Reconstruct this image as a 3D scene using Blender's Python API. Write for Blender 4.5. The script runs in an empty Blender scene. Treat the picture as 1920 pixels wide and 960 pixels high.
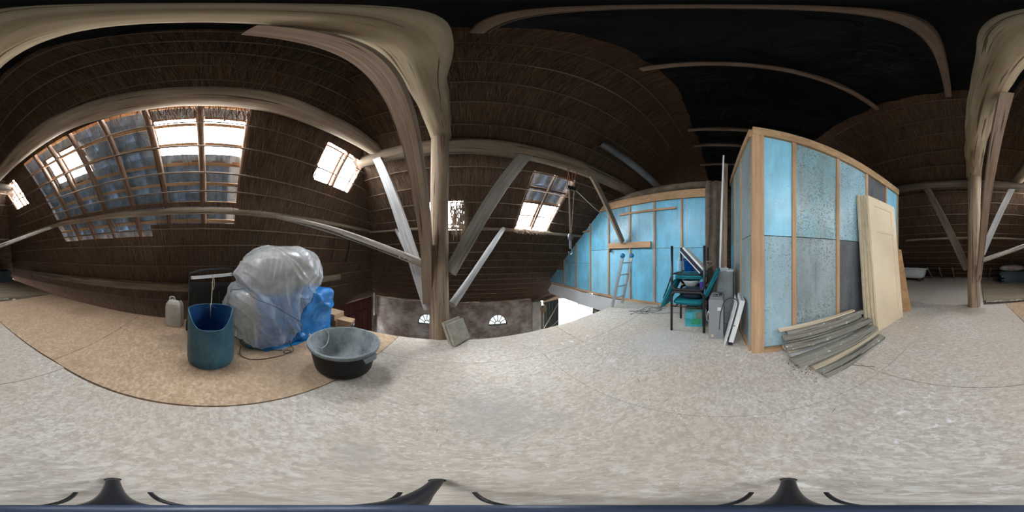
import bpy, math, random
import numpy as np
from mathutils import Vector, Matrix, Quaternion, noise
R = random.Random(7)
PI = math.pi
SC = bpy.context.scene
COL = SC.collection

# ------------------------------------------------------------------ camera, sky, exposure
cam_d = bpy.data.cameras.new('camera')
cam_d.type = 'PANO'
try:
    cam_d.panorama_type = 'EQUIRECTANGULAR'
except Exception:
    cam_d.cycles.panorama_type = 'EQUIRECTANGULAR'
cam_d.clip_start = 0.01
cam = bpy.data.objects.new('camera', cam_d)
COL.objects.link(cam)
cam.location = (0, 0, 1.15)
cam.rotation_euler = (PI / 2, 0, math.radians(-16))
SC.camera = cam

world = bpy.data.worlds.new('overcast_sky')
SC.world = world
world.use_nodes = True
wbg = world.node_tree.nodes['Background']
wbg.inputs['Color'].default_value = (0.90, 0.95, 1.0, 1)
wbg.inputs['Strength'].default_value = 16.0

SC.view_settings.view_transform = 'Standard'
SC.view_settings.look = 'None'
SC.view_settings.exposure = 1.95
SC.view_settings.gamma = 1.0
SC.view_settings.use_curve_mapping = False
SC.cycles.use_denoising = True
SC.cycles.max_bounces = 12
SC.cycles.diffuse_bounces = 8
SC.cycles.transparent_max_bounces = 16
SC.cycles.caustics_reflective = False
SC.cycles.caustics_refractive = False


def portal(name, center, normal, tangent, w, h):
    """A light portal: steers sky sampling through an opening, gives off nothing itself."""
    l = bpy.data.lights.new(name, 'AREA')
    l.shape = 'RECTANGLE'
    l.size, l.size_y = w, h
    try:
        l.cycles.is_portal = True
    except Exception:
        l.energy = 0
    o = bpy.data.objects.new(name, l)
    COL.objects.link(o)
    z = -Vector(normal).normalized()
    x = Vector(tangent).normalized()
    y = z.cross(x).normalized()
    x = y.cross(z)
    m = Matrix((x, y, z)).transposed().to_4x4()
    m.translation = Vector(center)
    o.matrix_world = m


# ------------------------------------------------------------------ materials
def mat(name, build):
    m = bpy.data.materials.new(name)
    m.use_nodes = True
    nt = m.node_tree
    nt.nodes.clear()
    out = nt.nodes.new('ShaderNodeOutputMaterial')
    sh = build(NB(nt))
    nt.links.new(sh, out.inputs['Surface'])
    return m


class NB:
    def __init__(s, nt):
        s.nt = nt

    def n(s, typ, props=None, **ins):
        nd = s.nt.nodes.new(typ)
        for k, v in (props or {}).items():
            setattr(nd, k, v)
        for k, v in ins.items():
            key = int(k[1:]) if k[0] == 'i' and k[1:].isdigit() else k.replace('_', ' ')
            s.set(nd.inputs[key], v)
        return nd

    def set(s, sock, v):
        if hasattr(v, 'is_linked') or isinstance(v, bpy.types.NodeSocket):
            s.nt.links.new(v, sock)
        elif isinstance(v, (tuple, list)) and len(v) == 3 and sock.type == 'RGBA':
            sock.default_value = (*v, 1)
        elif isinstance(v, (int, float)) and sock.type == 'RGBA':
            sock.default_value = (v, v, v, 1)
        else:
            sock.default_value = v

    def uv(s):
        return s.n('ShaderNodeTexCoord').outputs['UV']

    def obj(s):
        return s.n('ShaderNodeTexCoord').outputs['Object']

    def rand(s):
        return s.n('ShaderNodeObjectInfo').outputs['Random']

    def map(s, v, scale=(1, 1, 1), rot=(0, 0, 0), loc=(0, 0, 0)):
        return s.n('ShaderNodeMapping', Vector=v, Scale=scale, Rotation=rot, Location=loc).outputs[0]

    def off(s, v, amount=30.0):
        r = s.n('ShaderNodeMath', {'operation': 'MULTIPLY'}, i0=s.rand(), i1=amount).outputs[0]
        c = s.n('ShaderNodeCombineXYZ', X=r, Y=r, Z=r).outputs[0]
        return s.n('ShaderNodeVectorMath', {'operation': 'ADD'}, i0=v, i1=c).outputs[0]

    def noise(s, v, scale=5, detail=4, rough=.55, dist=0):
        return s.n('ShaderNodeTexNoise', Vector=v, Scale=scale, Detail=detail, Roughness=rough, Distortion=dist).outputs[0]

    def vor(s, v, scale=5, feature='F1', out='Color'):
        return s.n('ShaderNodeTexVoronoi', {'feature': feature}, Vector=v, Scale=scale).outputs[out]

    def ramp(s, f, stops):
        nd = s.n('ShaderNodeValToRGB')
        s.set(nd.inputs[0], f)
        el = nd.color_ramp.elements
        while len(el) < len(stops):
            el.new(.5)
        for e, (p, c) in zip(el, stops):
            e.position = p
            e.color = (*c, 1) if isinstance(c, (tuple, list)) else (c, c, c, 1)
        return nd.outputs[0]

    def mix(s, f, a, b, mode='MIX'):
        nd = s.n('ShaderNodeMix', {'data_type': 'RGBA', 'blend_type': mode})
        s.set(nd.inputs[0], f)
        s.set(nd.inputs[6], a)
        s.set(nd.inputs[7], b)
        return nd.outputs[2]

    def bump(s, h, strength=.4, dist=.01):
        return s.n('ShaderNodeBump', Height=h, Strength=strength, Distance=dist).outputs[0]

    def bsdf(s, col, rough=.8, normal=None, metal=0, spec=.3, **kw):
        nd = s.n('ShaderNodeBsdfPrincipled', Base_Color=col, Roughness=rough, Metallic=metal, **kw)
        nd.inputs['Specular IOR Level'].default_value = spec
        if normal is not None:
            s.set(nd.inputs['Normal'], normal)
        return nd.outputs[0]


def wood(name, c1, c2, crack=(.02, .015, .01), sx=1.2, sy=26, crk=.62, bump=.5, spots=None, rough=.85):
    def b(N):
        v = N.off(N.uv())
        g = N.noise(N.map(v, (sx, sy, 1)), 1, 5, .6, .4)
        big = N.noise(N.map(v, (1.1, 3, 1)), 1.3, 3)
        col = N.mix(N.ramp(g, [(.3, 0), (.7, 1)]), c1, c2)
        col = N.mix(N.ramp(big, [(.35, 0), (.7, .45)]), col, tuple(x * .55 for x in c1))
        ck = N.noise(N.map(v, (.9, 34, 1), loc=(3, 7, 0)), 1, 3, .5, .8)
        ckm = N.ramp(ck, [(crk, 0), (crk + .04, .85)])
        col = N.mix(ckm, col, crack)
        if spots:
            w = N.noise(N.map(v, (5, 9, 1)), 2.2, 4, .7)
            col = N.mix(N.ramp(w, [(.62, 0), (.67, .9)]), col, spots)
        h = N.mix(ckm, g, 0.0)
        return N.bsdf(col, rough, N.bump(h, bump, .012), spec=.2)
    return mat(name, b)


def plain(name, c, rough=.5, metal=0, var=.25, scale=6, spec=.4, dirt=None, bump=0.0, dth=(.5, .72), **kw):
    def b(N):
        v = N.off(N.obj())
        n1 = N.noise(v, scale, 5, .6)
        col = N.mix(N.ramp(n1, [(.3, 0), (.7, 1)]), tuple(x * (1 - var) for x in c), tuple(min(1, x * (1 + var * .6)) for x in c))
        if dirt:
            d = N.noise(N.map(v, (1, 1, .6), loc=(5, 2, 1)), scale * .8, 6, .7)
            col = N.mix(N.ramp(d, [(dth[0], 0), (dth[1], .8)]), col, dirt)
        nm = N.bump(N.noise(v, scale * 6, 4), bump, .01) if bump else None
        return N.bsdf(col, rough, nm, metal, spec, **kw)
    return mat(name, b)


M = {}
M['plate'] = wood('old_plate_beam', (.14, .10, .07), (.29, .22, .155), sy=18, crk=.62)
M['bark'] = wood('weathered_log', (.185, .13, .09), (.38, .295, .215), spots=None, sy=18, crk=.64)
M['cream'] = wood('cream_log', (.25, .185, .115), (.47, .37, .25), sy=14, crk=.60, crack=(.07, .045, .025))
M['post'] = wood('post_log', (.23, .155, .10), (.42, .315, .225), sy=15, crk=.59, crack=(.07, .045, .03))
M['plank'] = wood('grey_plank', (.20, .175, .15), (.36, .325, .285), sy=40, crk=.68)
M['white_plank'] = wood('pale_plank', (.31, .29, .275), (.48, .465, .45), sy=40, crk=.7)
M['brown_plank'] = wood('brown_plank', (.23, .155, .11), (.38, .275, .20), sy=34, crk=.62)
M['dark_log'] = wood('dark_log', (.085, .062, .045), (.18, .135, .10), sy=20, crk=.64)
M['dark_plank'] = wood('dark_plank', (.07, .05, .04), (.16, .12, .09), sy=30)
M['pole'] = wood('peeled_pole', (.25, .20, .16), (.55, .50, .45), sy=14, crk=.63, spots=(.62, .60, .57))
M['lath'] = wood('reed_lath', (.14, .092, .062), (.25, .175, .12), sy=20, crk=.7)
M['rafter'] = wood('rafter_wood', (.13, .075, .05), (.24, .15, .10), sy=20)
M['rafter_shaded'] = wood('shaded_rafter', (.06, .04, .028), (.12, .085, .06), sy=20)  # rafter wood darkened in colour to paint the dimness around the front skylights
M['orange'] = wood('tile_batten_wood', (.34, .20, .11), (.55, .36, .21), sy=24, crk=.75)
M['stud'] = wood('spruce_stud', (.46, .27, .15), (.62, .40, .24), sy=30, crk=.74, crack=(.16, .08, .04))
M['log_grey'] = wood('grey_stake', (.165, .148, .122), (.34, .315, .27), sy=26, crk=.60, spots=(.75, .74, .70))
M['log_white'] = wood('splattered_stake', (.30, .29, .27), (.5, .49, .46), sy=20, crk=.66, spots=(.85, .85, .83))
M['log_brown'] = wood('bare_stake', (.36, .29, .19), (.52, .44, .32), sy=26)
M['lath_new'] = wood('pine_lath', (.66, .50, .36), (.80, .66, .50), sy=30, crk=.8)
M['red_door'] = wood('red_stable_door', (.10, .030, .024), (.16, .05, .04), sy=20)
M['green_door'] = wood('dark_green_door', (.03, .04, .035), (.06, .075, .065), sy=20)
M['header'] = wood('chipboard_strip', (.42, .25, .13), (.60, .40, .23), sx=9, sy=22, crk=.72, crack=(.2, .1, .05), bump=.2)
M['osb_plank'] = wood('chipboard_plank', (.38, .20, .09), (.56, .33, .17), sx=10, sy=26, crk=.7, crack=(.2, .1, .05), bump=.2)


def b_thatch(N):
    v = N.uv()
    a = N.noise(N.map(v, (52, 1.7, 1)), 1, 5, .68, .2)
    b = N.noise(N.map(v, (1.2, 1.6, 1), loc=(4, 1, 0)), 1, 5, .65)
    c = N.noise(N.map(v, (9, 5, 1)), 1, 4, .6)
    col = N.ramp(a, [(.28, (.045, .027, .019)), (.5, (.135, .080, .050)), (.72, (.31, .20, .12))])
    col = N.mix(N.ramp(b, [(.35, 0), (.65, .7)]), col, (.105, .060, .046))
    col = N.mix(N.ramp(c, [(.55, 0), (.75, .6)]), col, (.02, .015, .012))
    return N.bsdf(col, .9, N.bump(a, .9, .03), spec=.1)


M['thatch'] = mat('reed_thatch', b_thatch)


def b_reed(N):
    r = N.n('ShaderNodeNewGeometry').outputs['Random Per Island']
    col = N.ramp(r, [(0, (.04, .025, .018)), (.5, (.11, .070, .045)), (.9, (.19, .13, .08)), (1, (.27, .19, .12))])
    return N.bsdf(col, .8, spec=.15)


M['reed'] = mat('reed_stems', b_reed)


def b_osb(dusty):
    def b(N):
        v = N.obj()
        cols = []
        for k, (rot, sc) in enumerate(((.4, (48, 72, 1)), (1.7, (62, 88, 1)), (2.8, (36, 58, 1)))):
            w = N.n('ShaderNodeMath', {'operation': 'MULTIPLY'}, i0=N.noise(N.map(v, (14, 14, 1), loc=(k * 3, k, 0)), 1, 3), i1=3.0).outputs[0]
            vv = N.n('ShaderNodeVectorMath', {'operation': 'ADD'}, i0=N.map(v, sc, (0, 0, rot)), i1=N.n('ShaderNodeCombineXYZ', X=w, Y=w).outputs[0]).outputs[0]
            c = N.vor(vv, .8, 'F1', 'Color')
            cols.append(N.n('ShaderNodeSeparateColor', Color=c).outputs[0])
        f = N.n('ShaderNodeMath', {'operation': 'ADD'}, i0=cols[0], i1=cols[1]).outputs[0]
        f = N.n('ShaderNodeMath', {'operation': 'ADD'}, i0=f, i1=cols[2]).outputs[0]
        f = N.n('ShaderNodeMath', {'operation': 'DIVIDE'}, i0=f, i1=3.0).outputs[0]
        big = N.noise(v, .8, 5, .6)
        mid = N.noise(N.map(v, loc=(3, 9, 0)), 3.3, 6, .65)
        fine = N.noise(v, 60, 4, .6)
        if dusty:
            col = N.ramp(f, [(.2, (.40, .345, .29)), (.48, (.48, .42, .36)), (.80, (.60, .555, .50))])
            col = N.mix(N.ramp(big, [(.35, .45), (.6, 0)]), col, (.47, .36, .26))
            col = N.mix(N.ramp(mid, [(.56, 0), (.78, .40)]), col, (.36, .33, .30))
            col = N.mix(N.ramp(fine, [(.60, 0), (.70, .45)]), col, (.27, .225, .18))
            w = N.noise(N.map(v, loc=(1, 4, 0)), 9, 5, .7)
            wz = N.ramp(N.noise(N.map(v, loc=(8, 4, 0)), 1.0, 2), [(.5, 0), (.62, 1)])
            wm = N.n('ShaderNodeMath', {'operation': 'MULTIPLY'}, i0=N.ramp(w, [(.60, 0), (.66, .75)]), i1=wz).outputs[0]
            col = N.mix(wm, col, (.75, .76, .76))
            pf = N.noise(N.map(v, (1, 1.5, 1), (0, 0, .6)), 30, 5, .68, 1.5)
            pz = N.ramp(N.noise(N.map(v, loc=(2, 2, 0)), 1.7, 4), [(.36, .1), (.6, 1)])
            pm_ = N.n('ShaderNodeMath', {'operation': 'MULTIPLY'}, i0=N.ramp(pf, [(.55, 0), (.63, .75)]), i1=pz).outputs[0]
            col = N.mix(pm_, col, (.68, .65, .61))
            for (sx_, sy_, r_, a_, c_) in ((.14, .76, .30, .55, (.36, .335, .305)), (-.26, .35, .12, .5, (.36, .325, .29)), (-.75, 1.5, .30, .5, (.31, .26, .21)), (.15, -3.3, .35, .6, (.26, .20, .15)), (1.85, .7, .5, .4, (.55, .56, .58))):
                dd_ = N.n('ShaderNodeVectorMath', {'operation': 'DISTANCE'}, i0=v, i1=(sx_, sy_, 0)).outputs['Value']
                w_ = N.n('ShaderNodeMath', {'operation': 'MULTIPLY_ADD'}, i0=N.noise(v, 6, 4, .6), i1=.5, i2=dd_).outputs[0]
                col = N.mix(N.ramp(w_, [(r_ * .5 + .22, a_), (r_ + .27, 0)]), col, c_)
        else:
            col = N.ramp(f, [(.22, (.39, .255, .16)), (.5, (.47, .32, .21)), (.80, (.58, .43, .30))])
            col = N.mix(N.ramp(big, [(.4, 0), (.7, .5)]), col, (.36, .26, .17))
            col = N.mix(N.ramp(mid, [(.56, 0), (.74, .5)]), col, (.22, .165, .115))
            col = N.mix(N.ramp(fine, [(.62, 0), (.75, .3)]), col, (.22, .14, .08))
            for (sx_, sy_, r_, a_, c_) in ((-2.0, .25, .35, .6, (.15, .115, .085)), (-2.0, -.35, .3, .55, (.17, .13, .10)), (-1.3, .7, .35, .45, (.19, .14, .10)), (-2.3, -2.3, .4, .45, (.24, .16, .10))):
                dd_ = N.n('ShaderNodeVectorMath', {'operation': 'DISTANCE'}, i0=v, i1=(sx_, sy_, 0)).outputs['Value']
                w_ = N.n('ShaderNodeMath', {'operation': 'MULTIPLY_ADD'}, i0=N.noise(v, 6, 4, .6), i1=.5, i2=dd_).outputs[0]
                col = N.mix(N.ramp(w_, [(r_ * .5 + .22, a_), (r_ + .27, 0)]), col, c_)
        return N.bsdf(col, .78, N.bump(f, .12, .003), spec=.25)
    return b


M['osb_dusty'] = mat('dusty_chipboard', b_osb(True))
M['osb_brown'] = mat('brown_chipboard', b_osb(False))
M['floor_plank'] = wood('loft_plank', (.27, .21, .14), (.40, .32, .23), sy=22, crk=.68)


def panel_mat(name, c, grime, amt, rough=.34, flecks=.66):
    def b(N):
        v = N.off(N.obj())
        big = N.noise(N.map(v, (1, 1, .7)), 2.6, 8, .72)
        drip = N.noise(N.map(v, (9, 9, .8)), 1.5, 5, .65)
        fl = N.noise(v, 55, 4, .62)
        fl2 = N.noise(N.map(v, (1, 1, .55), loc=(3, 3, 3)), 120, 3, .6)
        cl = N.noise(N.map(v, loc=(7, 1, 2)), 1.6, 3, .5)
        lt = N.mix(N.ramp(N.noise(N.map(v, (1, 1, .4), loc=(2, 9, 4)), 4, 5, .6), [(.4, 0), (.7, .5)]), c, tuple(min(1, x * 1.35 + .03) for x in c))
        col = N.mix(N.ramp(big, [(.44, 0), (.68, amt)]), lt, grime)
        col = N.mix(N.ramp(drip, [(.52, 0), (.72, amt * .8)]), col, tuple(x * .7 for x in grime))
        m1 = N.n('ShaderNodeMath', {'operation': 'MULTIPLY'}, i0=N.ramp(fl, [(flecks - .04, 0), (flecks, .85)]), i1=N.ramp(cl, [(.38, .15), (.62, 1)])).outputs[0]
        col = N.mix(m1, col, (.07, .075, .07))
        col = N.mix(N.ramp(fl2, [(flecks, 0), (flecks + .05, .5)]), col, (.12, .13, .13))
        return N.bsdf(col, rough, N.bump(N.noise(v, 9, 3), .12, .01), spec=.5)
    return mat(name, b)


M['blue'] = panel_mat('blue_board', (.17, .52, .74), (.17, .33, .42), .65)
M['blue_pale'] = panel_mat('pale_blue_board', (.27, .60, .80), (.21, .43, .55), .55)
M['blue_grime'] = panel_mat('grimy_blue_board', (.17, .40, .54), (.10, .17, .20), .9)
M['blue_stained'] = panel_mat('stained_blue_board', (.31, .49, .57), (.30, .40, .43), .8, flecks=.60)
M['teal_pale'] = panel_mat('pale_greyed_board', (.36, .50, .56), (.32, .40, .42), .7, flecks=.62)
M['teal_grey'] = panel_mat('greyed_blue_board', (.25, .42, .46), (.30, .34, .33), .85, flecks=.57)
M['grey_board'] = panel_mat('grey_board', (.34, .41, .42), (.25, .29, .29), .85, flecks=.59)
M['dark_board'] = panel_mat('dark_grey_board', (.13, .135, .14), (.07, .07, .075), .85)


def b_foil(N):
    v = N.obj()
    h = N.noise(N.map(v, (1, 1, 1)), 2.2, 5, .6, 1.2)
    return N.bsdf((.003, .003, .0035), .45, N.bump(h, .8, .12), spec=.2)


M['foil'] = mat('black_foil', b_foil)


def b_tile(N):
    v = N.off(N.obj())
    n1 = N.noise(v, 9, 5, .65)
    col = N.ramp(n1, [(.3, (.10, .135, .175)), (.7, (.22, .27, .325))])
    return N.bsdf(col, .7, N.bump(n1, .3, .01), spec=.3)


M['tile'] = mat('grey_pantile', b_tile)


def b_glass(N):
    t = N.n('ShaderNodeBsdfTransparent', Color=(.93, .96, .97)).outputs[0]
    d = N.n('ShaderNodeBsdfTranslucent', Color=(.85, .86, .84)).outputs[0]
    g = N.n('ShaderNodeBsdfGlossy', Color=(.9, .9, .9), Roughness=.08).outputs[0]
    a = N.n('ShaderNodeMixShader', i0=.12, i1=t, i2=d).outputs[0]
    return N.n('ShaderNodeMixShader', i0=.05, i1=a, i2=g).outputs[0]


M['glass'] = mat('dusty_glass', b_glass)


def b_glass2(N):
    t = N.n('ShaderNodeBsdfTransparent', Color=(.055, .06, .06)).outputs[0]  # dark tint put into the glass to dim the daylight behind the bars
    g = N.n('ShaderNodeBsdfGlossy', Color=(.6, .6, .6), Roughness=.3).outputs[0]
    return N.n('ShaderNodeMixShader', i0=.06, i1=t, i2=g).outputs[0]


M['dimmed_glass'] = mat('dimmed_stable_glass', b_glass2)


def b_opal(N):
    t = N.n('ShaderNodeBsdfTranslucent', Color=(.75, .82, .84)).outputs[0]
    d = N.bsdf((.72, .77, .79), .3)
    return N.n('ShaderNodeMixShader', i0=.96, i1=t, i2=d).outputs[0]


M['opal'] = mat('opal_sheet', b_opal)


def b_film(N):
    v = N.obj()
    n1 = N.noise(v, 5, 5, .65)
    f = N.ramp(n1, [(.3, .34), (.7, .58)])
    t = N.n('ShaderNodeBsdfTransparent', Color=(.92, .92, .92)).outputs[0]
    p = N.bsdf((.78, .79, .79), .13, N.bump(N.noise(N.map(v, (9, 9, 3)), 2, 4, .6, .8), .35, .02), spec=1.0)
    tl = N.n('ShaderNodeBsdfTranslucent', Color=(.8, .8, .8)).outputs[0]
    pp = N.n('ShaderNodeMixShader', i0=.3, i1=p, i2=tl).outputs[0]
    return N.n('ShaderNodeMixShader', i0=f, i1=t, i2=pp).outputs[0]


M['film'] = mat('clear_plastic_film', b_film)


def b_brick(N):
    v = N.uv()
    bt = N.n('ShaderNodeTexBrick', Vector=v, Color1=(.15, .095, .075, 1), Color2=(.23, .15, .12, 1), Mortar=(.28, .26, .235, 1),
             Scale=1.0, Mortar_Size=.008, Brick_Width=.22, Row_Height=.065)
    w = N.noise(v, 1.1, 6, .7)
    col = N.mix(N.ramp(w, [(.42, 0), (.62, .85)]), bt.outputs[0], (.50, .47, .44))
    return N.bsdf(col, .9, N.bump(bt.outputs[1], -.4, .01), spec=.1)


M['brick'] = mat('whitewashed_brick', b_brick)
M['plaster'] = plain('old_plaster', (.52, .50, .46), .9, var=.3, scale=2, dirt=(.3, .27, .23), bump=.2)
M['concrete'] = plain('concrete', (.30, .285, .255), .9, var=.2, scale=9, dirt=(.20, .19, .16), bump=.5)
M['slab'] = plain('paving_concrete', (.37, .335, .275), .92, var=.25, scale=16, dirt=(.27, .25, .18), bump=.6)
M['ground'] = plain('stable_ground', (.16, .15, .14), .95, var=.3, scale=2)
M['yard'] = plain('yard_paving', (.45, .45, .43), .95, var=.2, scale=1)
M['barrel'] = plain('blue_barrel_plastic', (.024, .092, .14), .42, var=.3, scale=7, dirt=(.08, .185, .215), dth=(.45, .8))
M['barrel_in'] = plain('barrel_inside', (.02, .08, .22), .4, var=.2)
M['tub_black'] = plain('black_tub_plastic', (.010, .010, .011), .5, var=.3, scale=8, spec=.22, dirt=(.024, .024, .024))
M['tub_in'] = plain('mortar_stained_tub', (.19, .215, .225), .7, var=.3, scale=8, dirt=(.50, .53, .54), dth=(.36, .62))
M['tub_rim'] = plain('scuffed_tub_rim', (.20, .225, .235), .6, var=.3, scale=14)
M['can'] = plain('milky_canister', (.52, .49, .43), .45, var=.15, scale=6, dirt=(.38, .33, .26))
M['black_metal'] = plain('black_metal', (.016, .016, .018), .38, var=.2, spec=.5)
M['black_plastic'] = plain('black_plastic', (.018, .018, .02), .5, var=.2)
M['rubber'] = plain('rubber', (.02, .02, .02), .8, var=.2)
M['teal'] = plain('teal_fabric', (.008, .21, .26), .85, var=.2, scale=30, bump=.2)
M['teal_dark'] = plain('teal_piping', (.004, .05, .075), .8)
M['cardboard'] = plain('cardboard', (.42, .28, .17), .85, var=.15, scale=9)
M['carton_dark'] = plain('dark_carton', (.035, .06, .075), .7)
M['tarp'] = plain('blue_tarpaulin', (.012, .20, .56), .36, var=.25, scale=5, spec=.5, bump=.15)
M['tarp_under'] = plain('blue_tarpaulin_groundsheet', (.01, .22, .52), .36, var=.2, scale=5, spec=.5)
M['bundle'] = plain('brown_upholstery', (.36, .31, .27), .9, var=.3, scale=3)
M['white'] = plain('white_paint', (.78, .79, .78), .45, var=.06)
M['white_panel'] = plain('white_panel', (.62, .63, .64), .5, var=.06, scale=2)
M['enamel'] = plain('white_enamel', (.82, .84, .84), .2, var=.05)
M['alu'] = plain('aluminium', (.58, .60, .62), .38, metal=.75, var=.1)
M['door_cream'] = plain('cream_door_paint', (.80, .65, .45), .5, var=.05, scale=3)
M['door_edge'] = plain('door_edge_paint', (.62, .52, .36), .6, var=.15, scale=9, dirt=(.42, .36, .25), dth=(.5, .75))
M['steel'] = plain('steel', (.45, .46, .47), .35, metal=.9, var=.15)
M['grey_case'] = plain('grey_lacquer', (.27, .27, .275), .42, var=.06, scale=3)
M['grey_top'] = plain('grey_lacquer_top', (.20, .21, .215), .45, var=.15, scale=10)
M['blue_cap'] = plain('blue_wheel', (.01, .17, .36), .45)
M['blue_pot'] = plain('blue_bucket', (.01, .14, .52), .4, var=.1)
M['navy'] = plain('navy_side', (.012, .02, .05), .5)
M['pale_blue'] = plain('pale_blue_bottle', (.30, .55, .75), .4)
M['rope'] = plain('hemp_rope', (.45, .36, .25), .9, var=.2, scale=30)
M['rope_white'] = plain('white_cord', (.72, .70, .66), .8)
M['strap'] = plain('orange_strap', (.30, .12, .06), .85)
M['insul'] = plain('mineral_wool', (.15, .11, .08), .95, var=.45, scale=5, dirt=(.09, .07, .05), bump=.8)
M['zinc'] = plain('zinc_pipe', (.16, .165, .17), .55, metal=.5, var=.35, scale=5)
M['zinc_box'] = plain('dull_zinc', (.36, .39, .37), .5, metal=.1, var=.2)
M['inside_shade'] = plain('pipe_inside_shade', (.01, .01, .01), .9)  # black painted in for the shade inside the pipe
M['sheet_grey'] = plain('blue_grey_sheet', (.05, .065, .08), .5, var=.25)
M['sack'] = plain('white_sack', (.40, .385, .385), .7, var=.15, bump=.3)
M['sack_print'] = plain('sack_print', (.33, .10, .08), .7)
M['paper'] = plain('paper', (.85, .85, .83), .9, var=.03)
M['twig'] = plain('twig', (.16, .11, .07), .9)
M['wire'] = plain('black_cable', (.018, .016, .015), .6)
M['carton_teal'] = plain('teal_carton', (.05, .36, .42), .5, var=.35, scale=9, dirt=(.20, .55, .60))
M['carton_green'] = plain('green_print', (.04, .35, .16), .5, var=.3, scale=14)
M['carton_top'] = plain('carton_top', (.22, .26, .20), .6, var=.3, scale=12)
M['sticker'] = plain('white_sticker', (.68, .68, .68), .5, var=.05)
M['tripod'] = plain('tripod_black', (.012, .013, .018), .35, spec=.5)
M['tripod_blue'] = plain('tripod_column', (.035, .05, .085), .4, spec=.5)
M['dust'] = plain('mortar_crumb', (.55, .50, .42), .95)


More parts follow.
